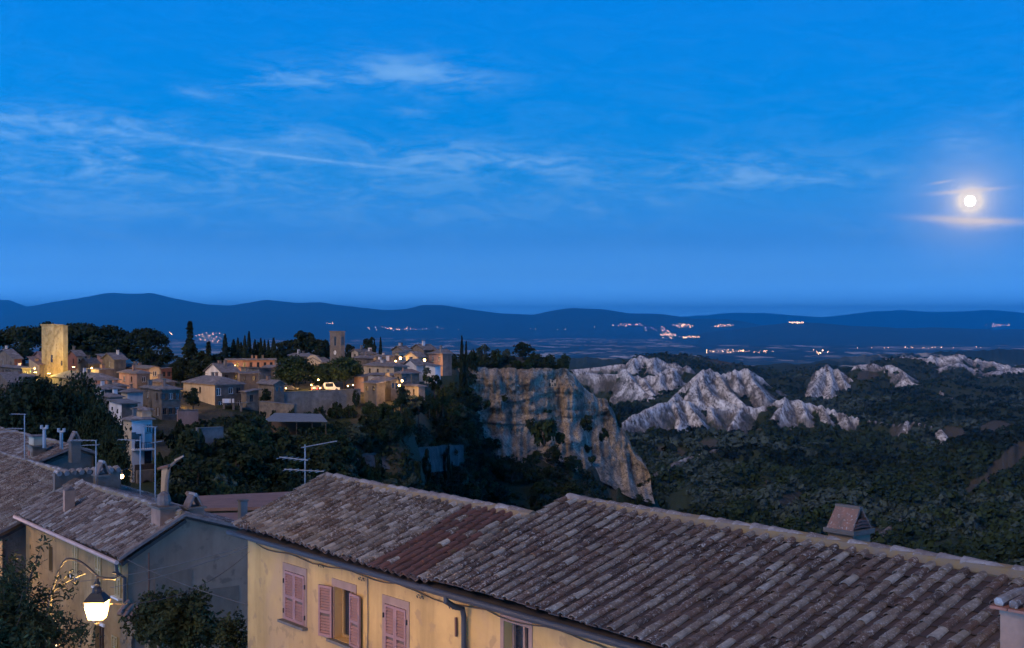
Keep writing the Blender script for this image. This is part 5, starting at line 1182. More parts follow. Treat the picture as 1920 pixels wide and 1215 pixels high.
wall_thing('pale concrete wall among bushes below the tall stone block', ((370, 192), (419, 195)), 0, (802, 800), (842, 840), .5, 'concrete')
wall_thing('reddish garden wall below the hipped house', ((333, 232), (372, 234)), 0, (768, 768), (798, 798), .4, 'pink_wall')
wall_thing('rough stone bank wall in the garden right of the annex', ((486, 255), (552, 252)), 0, (752, 758), (778, 778), .8, 'stone')
wall_thing('dark stone wall under the laundry balcony', ((382, 258), (470, 262)), 0, (768, 764), (800, 790), .5, 'stone_dark')
def shed():
    base = P(552, 800, 232); t = thing('open_shed', base, 'open shed with long grey-green roof in the garden', 'shed')
    A, B, C, D = P(515, 774, 240), P(602, 776, 240), P(614, 790, 230), P(494, 789, 230)
    mb = MB(); mb.hexa([q-UP*.15 for q in (D, C, B, A)]+[D, C, B, A]); mb.build('roof', MATS['shed_roof'], t, base)
    for px in (497, 526, 556, 585, 611):
        mb = MB(); mb.tube([P(px, 790, 230.3), P(px, 815, 230.3)], .09, 6); mb.build('post', MATS['wood_dark'], t, base)
    mb = MB(); mb.hexa([P(505, 815, 239), P(605, 815, 239), P(605, 815, 239.3), P(505, 815, 239.3), P(512, 778, 239), P(600, 780, 239), P(600, 780, 239.3), P(512, 778, 239.3)]); mb.build('back_wall', MATS['wood_dark'], t, base)
shed()
# laundry balcony
def laundry():
    base = P(440, 762, 258); t = thing('balcony_terrace', base, 'small balcony on posts hung with pale laundry in front of the hipped house', 'balcony')
    mb = MB(); mb.hexa([P(415, 757, 257), P(470, 755, 257), P(470, 755, 261), P(415, 757, 261), P(415, 755.5, 257), P(470, 753.5, 257), P(470, 753.5, 261), P(415, 755.5, 261)]); mb.build('slab', MATS['concrete'], t, base)
    for px in (420, 438, 452): mb = MB(); mb.obox(P(px, 770, 257.3), Vector((.2, 0, 0)), Vector((0, .2, 0)), Vector((0, 0, 1.5))); mb.build('pier', MATS['stone_dark'], t, base)
    for px, m in ((419, 'white_wall'), (423, 'cloth'), (427, 'cloth'), (431, 'white_wall'), (437, 'white_wall')):
        mb = MB(); mb.obox(P(px, 751.5, 256.7), Vector((.22, 0, 0)), Vector((0, .02, 0)), Vector((0, 0, .42))); mb.build('laundry', MATS[m], t, base)
laundry()

# cars in the square
def car(label, px, py, Y, yaw, paint, van=False, tails=True):
    base = P(px, py, Y); t = thing('parked_car', base, label, 'car', 'cars parked in the square')
    ex = Vector((math.cos(yaw), math.sin(yaw), 0)); ey = Vector((-math.sin(yaw), math.cos(yaw), 0))
    hgt = 1.95 if van else 1.42
    prof = [(-2.0, .35), (2.0, .35), (2.05, .8), (1.15, .92), (.55, hgt), (-1.35, hgt), (-1.95, .95), (-2.05, .7)]
    mb = MB(); n = len(prof); pts = [base+ex*x+ey*s+UP*z for s in (-.82, .82) for x, z in prof]
    mb.add(pts, [tuple(range(n)), tuple(range(2*n-1, n-1, -1))]+[(q, (q+1) % n, n+(q+1) % n, n+q) for q in range(n)]); mb.build('body', MATS[paint], t, base)
    mb = MB()
    for s in (-.835, .835): mb.obox(base+ex*-.3+ey*s+UP*((hgt+.95)/2), ex*.85, ey*.01, UP*((hgt-.95)/2-.1))
    mb.build('side_window', MATS['pane'], t, base)
    for x in (-1.3, 1.3):
        for s in (-.75, .75):
            mb = MB(); mb.tube([base+ex*x+ey*(s-.1)+UP*.33, base+ex*x+ey*(s+.1)+UP*.33], .33, 12); mb.build('wheel', MATS['rubber'], t, base)
    for s in (-.6, .6):
        mb = MB(); mb.obox(base-ex*2.06+ey*s+UP*.8, ex*.03, ey*.14, UP*.1); mb.build('tail_light', MATS['tail' if tails else 'brick'], t, base)
car('dark car with red tail lights in the square', 597, 734.5, 284, math.radians(75), 'car_dark')
car('white van beside the dark car in the square', 572+48, 733.5, 286, math.radians(8), 'car_white', True, False)
car('dark car parked at the left end of the square', 541, 734, 284, math.radians(30), 'car_dark', tails=False)
# ------------------------------------------------------------------ vegetation
def unit(v): return v/np.maximum(1e-9, np.linalg.norm(v, axis=-1, keepdims=True))
def leaves(g, pts, nrm, size, jit=.7, aspect=1.0, sj=.35):
    n = len(pts); nn = unit(nrm + jit*g.normal(size=(n, 3))); t = unit(np.cross(nn, g.normal(size=(n, 3)))); b = np.cross(nn, t)
    s = size*(1 + sj*g.normal(size=(n, 1))).clip(.35, 2); a, c = t*s*.5*aspect, b*s*.5
    v = np.stack([pts-a-c*.55, pts+a*.2-c, pts+a+c*.4, pts-a*.1+c], 1).reshape(-1, 3)
    return v, np.arange(4*n).reshape(n, 4)
def blob_crown(g, R, Hh, nclump, nleaf, size, flat=0.0, inner=.55, dome=False):
    """leaf clumps spread through an ellipsoid of radius R and half height Hh"""
    d = unit(g.normal(size=(nclump, 3))); 
    if dome: d[:, 2] = np.abs(d[:, 2])*.9 - .12
    rad = inner + (1-inner)*g.random((nclump, 1))**.6
    c = d*rad*np.array([R, R, Hh])*.82; c[:, :2] *= 1+.12*g.normal(size=(nclump, 1))
    cr = (.22 + .16*g.random(nclump))*min(R, Hh*1.25)
    k = g.integers(0, nclump, nleaf); e = unit(g.normal(size=(nleaf, 3))); e[:, 2] = np.where(g.random(nleaf) < .65, np.abs(e[:, 2]), e[:, 2])
    e = unit(e); p = c[k] + e*(cr[k]*(.6+.45*g.random(nleaf)))[:, None]*np.array([1.15, 1.15, .85])
    nrm = unit(e + .6*unit(c[k]+1e-6) + np.array([0, 0, .35]))
    return leaves(g, p, nrm, size)
def cypress_crown(g, R, Hh, n, size):
    u = g.random(n); r = R*np.sin(np.pi*np.clip(u*.86+.14, 0, 1))**.7*(1-.35*u)*(.8+.3*g.random(n)); a = g.random(n)*2*np.pi
    p = np.stack([r*np.cos(a), r*np.sin(a), u*Hh], -1); return leaves(g, p, np.stack([np.cos(a), np.sin(a), .5+0*a], -1), size, .5)
def conifer_crown(g, R, Hh, tiers, n, size):
    k = g.integers(0, tiers, n); u = (k + .25*g.random(n))/tiers; rr = R*(1-u)**.85*(.72+.28*np.sin(k*7.3)); q = g.random(n)**.6; a = g.random(n)*2*np.pi
    br = np.floor(a/(2*np.pi)*9+k*.37); a = (br+.5+.55*(g.random(n)-.5))*2*np.pi/9
    r = rr*q; z = u*Hh*.94 - .12*r + .05*Hh*g.random(n)*(1-q)
    p = np.stack([r*np.cos(a), r*np.sin(a), z+.05*Hh], -1); return leaves(g, p, np.stack([.4*np.cos(a), .4*np.sin(a), 1+0*a], -1), size, .5, 1.4)
G = np.random.default_rng(5)
def trunk_mesh(name, h, r, limbs, spread, top, g=random.Random(9), low=-1.5):
    mb = MB(); mb.tube([(0, 0, low), (r*.3, 0, h*.4), (0, r*.3, h), (0, 0, top)], [r*1.25, r, r*.75, r*.3], 7)
    for k in range(limbs):
        a = 2*math.pi*k/limbs+g.random(); s = spread*(.6+.4*g.random())
        mb.tube([(0, 0, h*(.7+.3*g.random())), (math.cos(a)*s*.45, math.sin(a)*s*.45, h+(top-h)*.45), (math.cos(a)*s, math.sin(a)*s, h+(top-h)*.8)], [r*.55, r*.35, r*.12], 5)
    return mb.mesh(name, MATS['bark'], smooth=True)
def crown_mesh(vq, mat, z=0.0):
    v, q = vq; v = v + np.array([0, 0, z]); return np_mesh('crown', v, q, MATS[mat])
PROTO = {}
# kind: (crown mesh variants, trunk mesh, nominal height, nominal crown radius)
PROTO['slope'] = [(crown_mesh(blob_crown(G, 3.0, 2.6, 26, 1700, .42), m, 3.6), trunk_mesh('trunk', 2.2, .22, 5, 2.0, 4.6)) for m in ('leaf_dark', 'leaf_mid', 'leaf_dark', 'leaf_mid', 'leaf_dark')]
PROTO['olive'] = [(crown_mesh(blob_crown(G, 3.0, 2.3, 22, 1500, .40), 'leaf_olive', 3.2), trunk_mesh('trunk', 1.6, .2, 5, 2.0, 4.0)) for _ in range(2)]
PROTO['bush'] = [(crown_mesh(blob_crown(G, 1.6, 1.2, 14, 650, .34), m, .8), trunk_mesh('trunk', .5, .1, 5, .9, 1.4, low=-.2)) for m in ('leaf_dark', 'leaf_mid', 'leaf_dark')]
PROTO['round'] = [(crown_mesh(blob_crown(G, 4.4, 3.4, 60, 6500, .36), 'leaf_mid', 5.0), trunk_mesh('trunk', 2.4, .3, 6, 2.6, 5.5)) for _ in range(3)]
PROTO['pine'] = [(crown_mesh(blob_crown(G, 6.4, 4.4, 100, 8500, .46, dome=True, inner=.55), 'leaf_pine', 6.6), trunk_mesh('trunk', 7.0, .34, 8, 4.6, 9.3)) for _ in range(3)]
PROTO['cypress'] = [(crown_mesh(cypress_crown(G, .95, 9.0, 1500, .40), 'leaf_cypress', .3), trunk_mesh('trunk', 1.0, .16, 3, .3, 6)) for _ in range(3)]
PROTO['conifer'] = [(crown_mesh(conifer_crown(G, 3.2, 13.0, 15, 3400, .62), 'leaf_cypress', .6), trunk_mesh('trunk', 3.0, .26, 4, .6, 13)) for _ in range(2)]
PROTO['cedar'] = [(crown_mesh(blob_crown(G, 3.0, 4.2, 44, 4200, .42, inner=.4), 'leaf_cypress', 5.2), trunk_mesh('trunk', 3.0, .28, 6, 1.8, 8.0)) for _ in range(2)]
PROTO['oak'] = [(crown_mesh(blob_crown(G, 5.2, 4.8, 110, 17000, .27, inner=.5), 'leaf_dark', 6.6), trunk_mesh('trunk', 3.2, .38, 7, 3.4, 7.5)) for _ in range(2)]
rv = random.Random(23)
def tree(kind, loc, scale, label, name='tree', cat='tree', group=None, sz=None, var=None):
    cm, tm = PROTO[kind][var if var is not None else rv.randrange(len(PROTO[kind]))]
    t = thing(name, loc, label, cat, group); s = scale
    t.scale = (s, s, (sz or s)); t.rotation_euler = (0, 0, rv.random()*6.28)
    link_mesh('trunk', tm, t); link_mesh('crown', cm, t); return t
def tz(px, Y): return float(terrain(np.array([(px-CX)/F*Y]), np.array([Y]))[0])
NOM = {'slope': (6.3, 3.2), 'olive': (5.6, 3.2), 'bush': (2.1, 1.7), 'round': (8.5, 4.6), 'pine': (11.2, 6.6), 'cypress': (9.3, .95), 'conifer': (13.5, 3.2), 'cedar': (9.5, 3.1), 'oak': (11.5, 5.4)}
def tree_px(kind, px, top, Y, rpx, label, name='tree', cat='tree', group=None, base=None, var=None):
    """tree of a given crown radius and top, standing on the ground"""
    h, r = NOM[kind]; s = rpx*Y/F/r; zt = (HZ-top)/F*Y; zg = tz(px, Y)-.2 if base is None else (HZ-base)/F*Y
    sz = max(.25*s, (zt-zg)/h); return tree(kind, Q(px, Y, zg), s, label, name, cat, group, sz, var)
# big oaks behind the near roofs
for px, top, Y, rp, lab in ((-30, 712, 118, 112, 'broad dark oak at the left edge of the picture'), (62, 704, 112, 96, 'dark oak behind the blue-grey tiled roof'), (135, 697, 116, 84, 'tallest of the dark oaks, below the watch tower'),
                            (188, 745, 110, 50, 'smaller dark oak beside the tall white house'), (212, 800, 104, 34, 'dark oak branch mass right above the street lamp')):
    tree_px('oak', px, top, Y, rp, lab, 'oak_tree', 'tree', 'oaks behind the near roofs')
for px, top, Y, rp, lab in ((-25, 612, 352, 52, 'stone pine at the far left of the pine grove'), (40, 606, 356, 48, 'stone pine left of the watch tower'), (92, 599, 366, 40, 'stone pine rising behind the watch tower'), (150, 600, 350, 58, 'widest stone pine right of the watch tower'),
                            (205, 606, 358, 44, 'stone pine in the middle of the grove'), (272, 610, 346, 44, 'stone pine with separate dome at the right end of the grove')):
    tree_px('pine', px, top, Y, rp, lab, 'stone_pine', 'tree', 'stone pines behind the watch tower')
for k, (px, top, Y, rp) in enumerate(((110, 630, 348, 42), (175, 628, 346, 46), (225, 634, 344, 40), (300, 648, 336, 26), (45, 640, 348, 34), (262, 636, 342, 36), (140, 636, 344, 40), (200, 640, 340, 36), (285, 655, 330, 24))):
    tree_px('slope', px, top, Y, rp, 'dark understorey tree in the shade of the stone pines', 'tree', 'tree', 'understorey of the pine grove', var=0)
tree_px('conifer', 356, 602, 305, 25, 'tall ragged conifer standing against the blue plain', 'conifer_tree')
tree_px('conifer', 391, 640, 300, 20, 'shorter conifer right of the tall ragged one', 'conifer_tree')
for px, top, rp in ((338, 662, 16), (372, 652, 20), (408, 655, 18), (330, 672, 14), (365, 668, 22), (398, 668, 20)):
    tree_px('cedar', px, top, 302, rp, 'dark evergreen in the clump around the tall conifer', 'evergreen_tree', 'tree', 'evergreens round the tall conifer')
for k, (px, top, rp) in enumerate(((422, 627, 6.5), (438, 637, 7), (446, 634, 5), (459, 630, 5), (467, 621, 5), (478, 637, 5.5), (489, 634, 5), (496, 637, 4.5), (503, 638, 4), (513, 634, 6.5), (452, 642, 6), (484, 642, 6))):
    tree_px('cypress', px, top, 350+k % 3*3, rp, 'slender cypress in the row above the long salmon building', 'cypress_tree', 'tree', 'cypresses above the salmon building')
for k, px in enumerate((432, 470, 505, 522)): tree_px('slope', px, 650+k % 2*3, 352, 16, 'dark shrubby tree filling the cypress row', 'tree', 'tree', 'shrubs in the cypress row', var=0)
for px, top, rp, lab in ((535, 632, 17, 'bushy evergreen left of the big cedar'), (566, 614, 23, 'big dark cedar left of the bell tower'), (594, 628, 18, 'dark evergreen between cedar and bell tower'), (609, 631, 14, 'dark evergreen touching the bell tower'), (655, 640, 10, 'small evergreen right of the bell tower')):
    tree_px('cedar', px, top, 365, rp, lab, 'cedar_tree', 'tree')
tree_px('cedar', 692, 627, 368, 14, 'lone cedar on the skyline right of the bell tower', 'cedar_tree')
tree_px('cypress', 702, 640, 366, 4, 'thin cypress beside the lone cedar', 'cypress_tree'); tree_px('cypress', 713.5, 632, 366, 3.6, 'single cypress on the skyline above the grey roofs', 'cypress_tree')
tree_px('cypress', 866, 632, 380, 5.5, 'tall cypress at the cliff end of town', 'cypress_tree'); tree_px('cypress', 874, 641, 381, 5, 'shorter cypress beside the tall one at the cliff end', 'cypress_tree')
tree_px('round', 551, 666, 292, 40, 'large round tree at the left of the square', 'round_tree', base=735); tree_px('round', 604, 680, 293, 30, 'middle round tree of the square', 'round_tree', base=735)
tree_px('round', 646, 668, 290, 35, 'large round tree at the right of the square', 'round_tree', base=731)
tree_px('slope', 362, 726, 250, 18, 'dark round bush in front of the pale hipped house', 'tree', base=770, var=0)
tree_px('slope', 497, 728, 262, 13, 'dark bush between annex and small stone house', 'tree', base=760, var=0)
tree_px('slope', 668, 730, 274, 8, 'narrow dark shrub at the corner of the retaining wall', 'tree', base=772, var=0)
# cliff top
for k, (px, top, Y, rp, kd) in enumerate(((980, 641, 476, 21, 'slope'), (1057, 659, 470, 13, 'slope'), (905, 646, 460, 15, 'olive'), (930, 652, 462, 13, 'slope'), (888, 655, 440, 12, 'slope'), (950, 655, 470, 12, 'olive'), (1005, 660, 474, 13, 'slope'), (1030, 662, 474, 12, 'slope'))):
    tree_px(kd, px, top, Y, rp, ('spreading tree on the cliff top against the plain', 'round tree at the cliff corner', 'pale grey-green tree left on the cliff top')[k] if k < 3 else 'low tree in the thicket along the cliff top', 'tree', 'tree', None if k < 3 else 'thicket along the cliff top')
def scatter_cliff_top():
    for k in range(46):
        px = 842+rv.random()*232; Y = {0: 446, 1: 455, 2: 466}[k % 3]+rv.random()*8
        if px < 870: Y -= 22
        z = tz(px, Y); tree('bush', Q(px, Y, z), .9+rv.random()*1.0, 'low dark bush in the scrub along the '+('left' if px < 920 else 'middle' if px < 1000 else 'right')+' part of the cliff top', 'bush', 'bush', 'scrub along the cliff top')
scatter_cliff_top()
def ylim(px): return np.interp(px, [290, 330, 360, 420, 485, 560, 620, 680, 720, 760, 800, 850, 880], [150, 205, 222, 240, 246, 226, 258, 270, 272, 282, 305, 392, 400])
def band_top(px): return np.interp(px, [640, 668, 720, 790, 863, 872], [868, 872, 876, 880, 878, 870])
def zone(px, py):
    if px < 345: return 'right of the arched cellar of the white house'
    if px < 425: return 'around the pale concrete wall' if py < 860 else 'on the bank below the pale concrete wall'
    if px < 500: return 'left of the open shed' if py < 850 else 'in the hollow behind the large aerial'
    if px < 640: return 'round the open shed' if py < 850 else 'above the gable end of the ochre roof'
    if px < 740: return 'between retaining wall and rock band' if py < 850 else 'at the foot of the rock band'
    return 'on the steep bank under the cottages' if py < 850 else 'in the gully right of the rock band'
def slope_trees():
    g = np.random.default_rng(12); m = 9000; PX = 300+g.random(m)*590; YY = 105+g.random(m)*300; ZZ = terrain((PX-CX)/F*YY, YY)
    n = 0; placed = []
    lim = np.interp(PX, [300, 330, 345, 420, 520, 560, 620, 640, 700, 740, 800, 870], [905, 850, 800, 778, 776, 795, 790, 770, 752, 748, 735, 715])
    for px, Y, z, lm in zip(PX, YY, ZZ, lim):
        if n >= 290: break
        if Y > ylim(px): continue
        kd = 'olive' if (rv.random() < .10) else 'slope'; s = (.5+rv.random()*.6)*min(1.0, .35+Y/330)
        top = HZ-F*(z+NOM[kd][0]*s)/Y; py = HZ-F*z/Y
        if top < lm: continue
        if py > 1010 and px > 560: continue
        if 640 < px < 872:
            by = np.interp(px, [640, 740, 872], [250, 262, 330])
            if Y < by and top < band_top(px)-4: continue
            if Y >= by-3 and Y < by+1.5: continue
        if 480 < px < 620 and top < 798 and Y < 238: continue
        if 365 < px < 422 and top < 835 and Y < 192: continue
        x = (px-CX)/F*Y
        if any((x-a)**2+(Y-b)**2 < (1.9*max(s, q))**2 for a, b, q in placed): continue
        placed.append((x, Y, s)); n += 1
        lab = ('silvery olive tree '+zone(px, py), 'olive_tree', 'olives '+zone(px, py)) if kd == 'olive' else ('dense dark tree '+zone(px, py), 'tree', 'trees '+zone(px, py))
        tree(kd, Vector((x, Y, z-.2)), s, lab[0], lab[1], 'tree', lab[2], sz=s*(.85+rv.random()*.4))
slope_trees()
for px, top, Y, rp, b in ((752, 722, 270, 18, 775), (785, 742, 280, 20, 790), (815, 702, 300, 14, 740), (830, 720, 320, 18, 770), (805, 735, 300, 16, 775), (772, 748, 282, 18, 790), (845, 745, 340, 20, 800), (800, 700, 299, 10, 722)):
    tree_px('slope', px, top, Y, rp, 'dark tree on the slope under the white cottages', 'tree', 'tree', 'trees under the white cottages', base=b)
for px, top, Y, rp in ((690, 748, 268, 14), (706, 756, 266, 15), (722, 750, 268, 13), (738, 752, 267, 14), (700, 772, 264, 16), (724, 776, 264, 17), (745, 772, 265, 15), (684, 776, 262, 14), (765, 764, 268, 14), (712, 800, 262, 15), (738, 802, 263, 15), (690, 805, 258, 14)):
    tree_px('slope', px, top, Y, rp, 'dark bushy tree on the bank below the lower lane', 'tree', 'tree', 'trees below the lower lane')
for px, top, Y, rp in ((338, 782, 226, 10), (374, 790, 190, 11), (412, 812, 189, 13), (392, 828, 188, 14), (330, 800, 215, 13), (350, 792, 222, 10), (382, 775, 250, 9), (440, 778, 250, 13), (462, 776, 250, 12), (490, 768, 250, 10), (512, 764, 249, 8), (548, 762, 250, 9), (600, 760, 266, 14), (630, 752, 270, 15), (655, 758, 270, 12), (575, 768, 262, 12), (352, 775, 244, 11), (368, 780, 240, 10), (384, 786, 236, 11), (402, 784, 240, 12), (420, 786, 240, 11), (340, 790, 222, 10), (300, 806, 216, 11), (318, 812, 212, 12), (296, 838, 178, 12), (310, 850, 172, 12), (326, 838, 190, 12), (676, 842, 246, 12), (712, 842, 252, 10), (760, 838, 262, 11), (800, 832, 280, 12), (838, 828, 305, 12), (690, 862, 240, 12), (780, 858, 262, 11)):
    tree_px('bush', px, top, Y, rp, 'dark bush growing against the garden walls below the town', 'bush', 'bush', 'bushes along the garden walls')
tree_px('olive', 800, 688, 298, 9, 'small grey olive in front of the white cottage', 'olive_tree', base=706); tree_px('olive', 770, 740, 276, 22, 'silvery olives below the lamp-lit house', 'olive_tree', base=775)
def cliff_bushes():
    for px, top, rp, Y, lab in ((893, 735, 12, 428, 'dark bush clinging to the upper left of the cliff'), (912, 748, 9, 428, 'smaller bush beside it on the cliff ledge'), (946, 739, 7, 430, 'little bush in the middle of the cliff face'),
                           (1020, 779, 26, 420, 'large dark tree leaning on the foot of the cliff'), (996, 783, 12, 424, 'bush left of the large tree at the cliff foot'), (1050, 805, 13, 424, 'bush right of the large tree at the cliff foot'), (1100, 774, 15, 436, 'tall dark tree at the right of the cliff foot'), (1131, 800, 12, 444, 'round bush at the right end of the cliff foot')):
        tree_px('bush', px, top, Y-9, rp, lab, 'bush', 'bush', base=top+rp*2.0)
    for k in range(260):
        px = 860+rv.random()*400; Y = 300+rv.random()*165
        z = tz(px, Y); py = HZ-F*z/Y
        if py > 1000: continue
        if px < 1180 and Y > 420 and rv.random() < .5: continue
        kd = 'slope' if rv.random() < .55 else 'bush'; s = (.55+rv.random()*.6)*(1.0 if kd == 'slope' else 1.2)
        tree(kd, Q(px, Y, z-.3), s, ('dark tree' if kd == 'slope' else 'low dark bush')+(' on the scree under the left half of the cliff' if px < 1010 else ' on the scree under the right half of the cliff' if px < 1150 else ' on the slope right of the cliff foot'), 'tree' if kd == 'slope' else 'bush', 'tree' if kd == 'slope' else 'bush', 'growth below the cliff')
    for k in range(60):
        px = 860+rv.random()*380; Y = 150+rv.random()*190; z = tz(px, Y)
        if HZ-F*(z+5)/Y > 1010: continue
        s = .8+rv.random()*.8; tree('slope', Q(px, Y, z-.3), s, 'dark tree in the ravine in front of the cliff', 'tree', 'tree', 'trees in the ravine')
cliff_bushes()
for px, top, rp in ((1120, 738, 12), (1140, 742, 10), (1105, 730, 8), (1160, 765, 8)): tree_px('bush', px, top, 478, rp, 'bush on the sloping shoulder of the cliff', 'bush', 'bush', 'bushes on the cliff shoulder')
tree('bush', P(345, 898, 150), 1.5, 'brownish bush lit by the street lamp', 'bush', 'bush'); tree('bush', P(372, 905, 140), 1.2, 'dark bush below the lit garden path', 'bush', 'bush')

# ---- woods over the badlands: one mass
def forest():
    g = np.random.default_rng(77)
    def proto(nq, size):
        out = []
        for k in range(5):
            d = unit(g.normal(size=(nq, 3))); d[:, 2] = np.abs(d[:, 2])*1.0-.15; p = d*(.72+.35*g.random((nq, 1)))*np.array([1, 1, .95]); p[:, 2] += .75
            out.append(leaves(g, p, d+np.array([0, 0, .3]), size, .45)[0])
        return np.array(out)
    sets = [(480, 1000, 9500, proto(36, .58), .85), (1000, 1700, 16000, proto(18, .80), .9), (1700, 3300, 13500, proto(11, 1.0), 1.1)]
    for y0, y1, n, pr, sc in sets:
        m = n*3; Y = np.sqrt(y0**2 + (y1**2-y0**2)*g.random(m)); px = 1030+g.random(m)*940; X = (px-CX)/F*Y
        z, clay, _ = terrain(X, Y, True); att = ground_attr(X, Y, z, clay, px)
        py = HZ-F*z/Y; dens = fbm(X/34., Y/50., 93, 3)
        ok = (clay < .3) & (att[:, 1] < .3) & (py < 1110) & (dens > .27) & ((Y > 545) | (px > 1215))
        idx = np.nonzero(ok)[0][:n]; k = len(idx)
        s = (1.5+2.6*g.random(k)**2.5)*sc*(.75+.5*dens[idx]); a = g.random(k)*6.283; w = g.integers(0, 5, k)
        L = pr[w]; ca, sa = np.cos(a)[:, None], np.sin(a)[:, None]
        V = np.stack([L[..., 0]*ca-L[..., 1]*sa, L[..., 0]*sa+L[..., 1]*ca, L[..., 2]*(.85+.4*g.random((k, 1)))], -1)*s[:, None, None]
        V += np.stack([X[idx], Y[idx], z[idx]-.3], -1)[:, None]
        pale = sstep(.53, .62, fbm((X[idx]+.8*Y[idx])/62., (X[idx]-.8*Y[idx])/230., 95, 3))[:, None]*(g.random((k, 1)) < .75)
        hue = np.clip(.45*g.random((k, 1)) + 1.5*(fbm((X[idx]+.7*Y[idx])/90., (X[idx]-.7*Y[idx])/300., 97, 3)-.36)[:, None], 0, 1); col = np.array([[.004, .009, .004]])*(1-hue)+np.array([[.026, .042, .015]])*hue  # diagonal dark and light bands in the leaf colour stand in for ridge shading
        col = col*(1-pale)+np.array([[.046, .064, .050]])*pale
        C = np.repeat(np.concatenate([col, np.ones((k, 1))], 1), L.shape[1], 0)
        me = np_mesh('forest', V.reshape(-1, 3), np.arange(V.shape[0]*V.shape[1]).reshape(-1, 4), MATS['forest_leaf'], C)
        tag(link_mesh('forest', me), 'dark woodland covering the badland slopes', kind='stuff')
forest()
# ---- undergrowth on the near slopes
def undergrowth():
    g = np.random.default_rng(78); m = 30000
    px = 280+g.random(m)*960; Y = np.sqrt(90**2+(470**2-90**2)*g.random(m)); X = (px-CX)/F*Y; z = terrain(X, Y)
    ok = (Y < np.where(px < 880, ylim(px)+4, 440)) & (HZ-F*z/Y < 1040) & (fbm(X/12., Y/20., 44, 3) > .36)
    i = np.nonzero(ok)[0][:8000]; k = len(i); d = unit(g.normal(size=(k, 14, 3))); d[..., 2] = np.abs(d[..., 2]); s = (.4+.8*g.random((k, 1, 1)))
    p = d*s*np.array([1.2, 1.2, .9]) + np.stack([X[i], Y[i], z[i]], -1)[:, None]
    v, q = leaves(g, p.reshape(-1, 3), d.reshape(-1, 3), .55, .6)
    hue = np.repeat(g.random((k, 1)), 56, 0); col = np.array([[.008, .014, .006]])*(1-hue)+np.array([[.026, .036, .014]])*hue
    tag(link_mesh('undergrowth', np_mesh('undergrowth', v, q, MATS['forest_leaf'], np.concatenate([col, np.ones((len(v), 1))], 1))), 'dark scrub covering the slopes below the town', kind='stuff')
undergrowth()

# ---- near garden plants
def near_plant(name, label, c, rx, rz, n, size, mat, aspect=.4, sprays=60, seed=1, droop=0.0):
    g = np.random.default_rng(seed); base = Vector((c.x, c.y, c.z-rz*1.5)); t = thing(name, base, label, 'plant' if 'shrub' in name else 'tree')
    d = unit(g.normal(size=(sprays, 3))); d[:, 2] = d[:, 2]*.9+.25; d = unit(d); root = d*np.array([rx, rx, rz])*.35
    ln = (.45+.65*g.random((sprays, 1)))
    k = g.integers(0, sprays, n); u = g.random((n, 1)); p = root[k] + d[k]*np.array([rx, rx, rz])*ln[k]*u*1.0 + g.normal(size=(n, 3))*size*(1.6-.9*u)
    p[:, 2] -= droop*(u[:, 0]**2)*rz
    v, q = leaves(g, p, d[k]*.4+np.array([0, 0, .6]), size, .8, aspect)
    link_mesh('foliage', np_mesh('foliage', v + np.array([0, 0, rz*1.5]), q, MATS[mat]), t)
    mb = MB(); mb.tube([(0, 0, -6), (.05, 0, 0), (0, 0, rz*1.4)], [.12, .09, .05], 6)
    for j in range(0, sprays, 3): mb.tube([(0, 0, rz*.9), tuple(root[j]+np.array([0, 0, rz*1.3])), tuple(root[j]+d[j]*np.array([rx, rx, rz])*float(ln[j, 0])*.8+np.array([0, 0, rz*1.5]))], [.03, .018, .006], 4)
    mb.build('stem', MATS['bark'], t); return t
near_plant('foreground_tree', 'dark feathery tree in the lower left corner beside the street lantern', P(12, 1185, 20.2), 1.0, 1.15, 15000, .08, 'leaf_near', .38, 95, 1)
near_plant('foreground_tree', 'dark leafy mass under the feathery tree at the lower left', P(-10, 1235, 19.6), .95, .9, 7000, .09, 'leaf_near', .4, 60, 2)
near_plant('garden_shrub', 'large dark shrub in the court in front of the grey gable', P(345, 1180, 38.0), 1.15, 1.0, 7000, .13, 'leaf_near', .6, 46, 3)
near_plant('garden_shrub', 'leafy shrub left of the large one in the court', P(285, 1160, 39.0), .75, .65, 2600, .12, 'leaf_near', .6, 26, 4)
near_plant('garden_shrub', 'small shrub against the corner of the ochre house', P(437, 1195, 33.5), .38, .5, 1700, .09, 'leaf_near', .6, 24, 5)
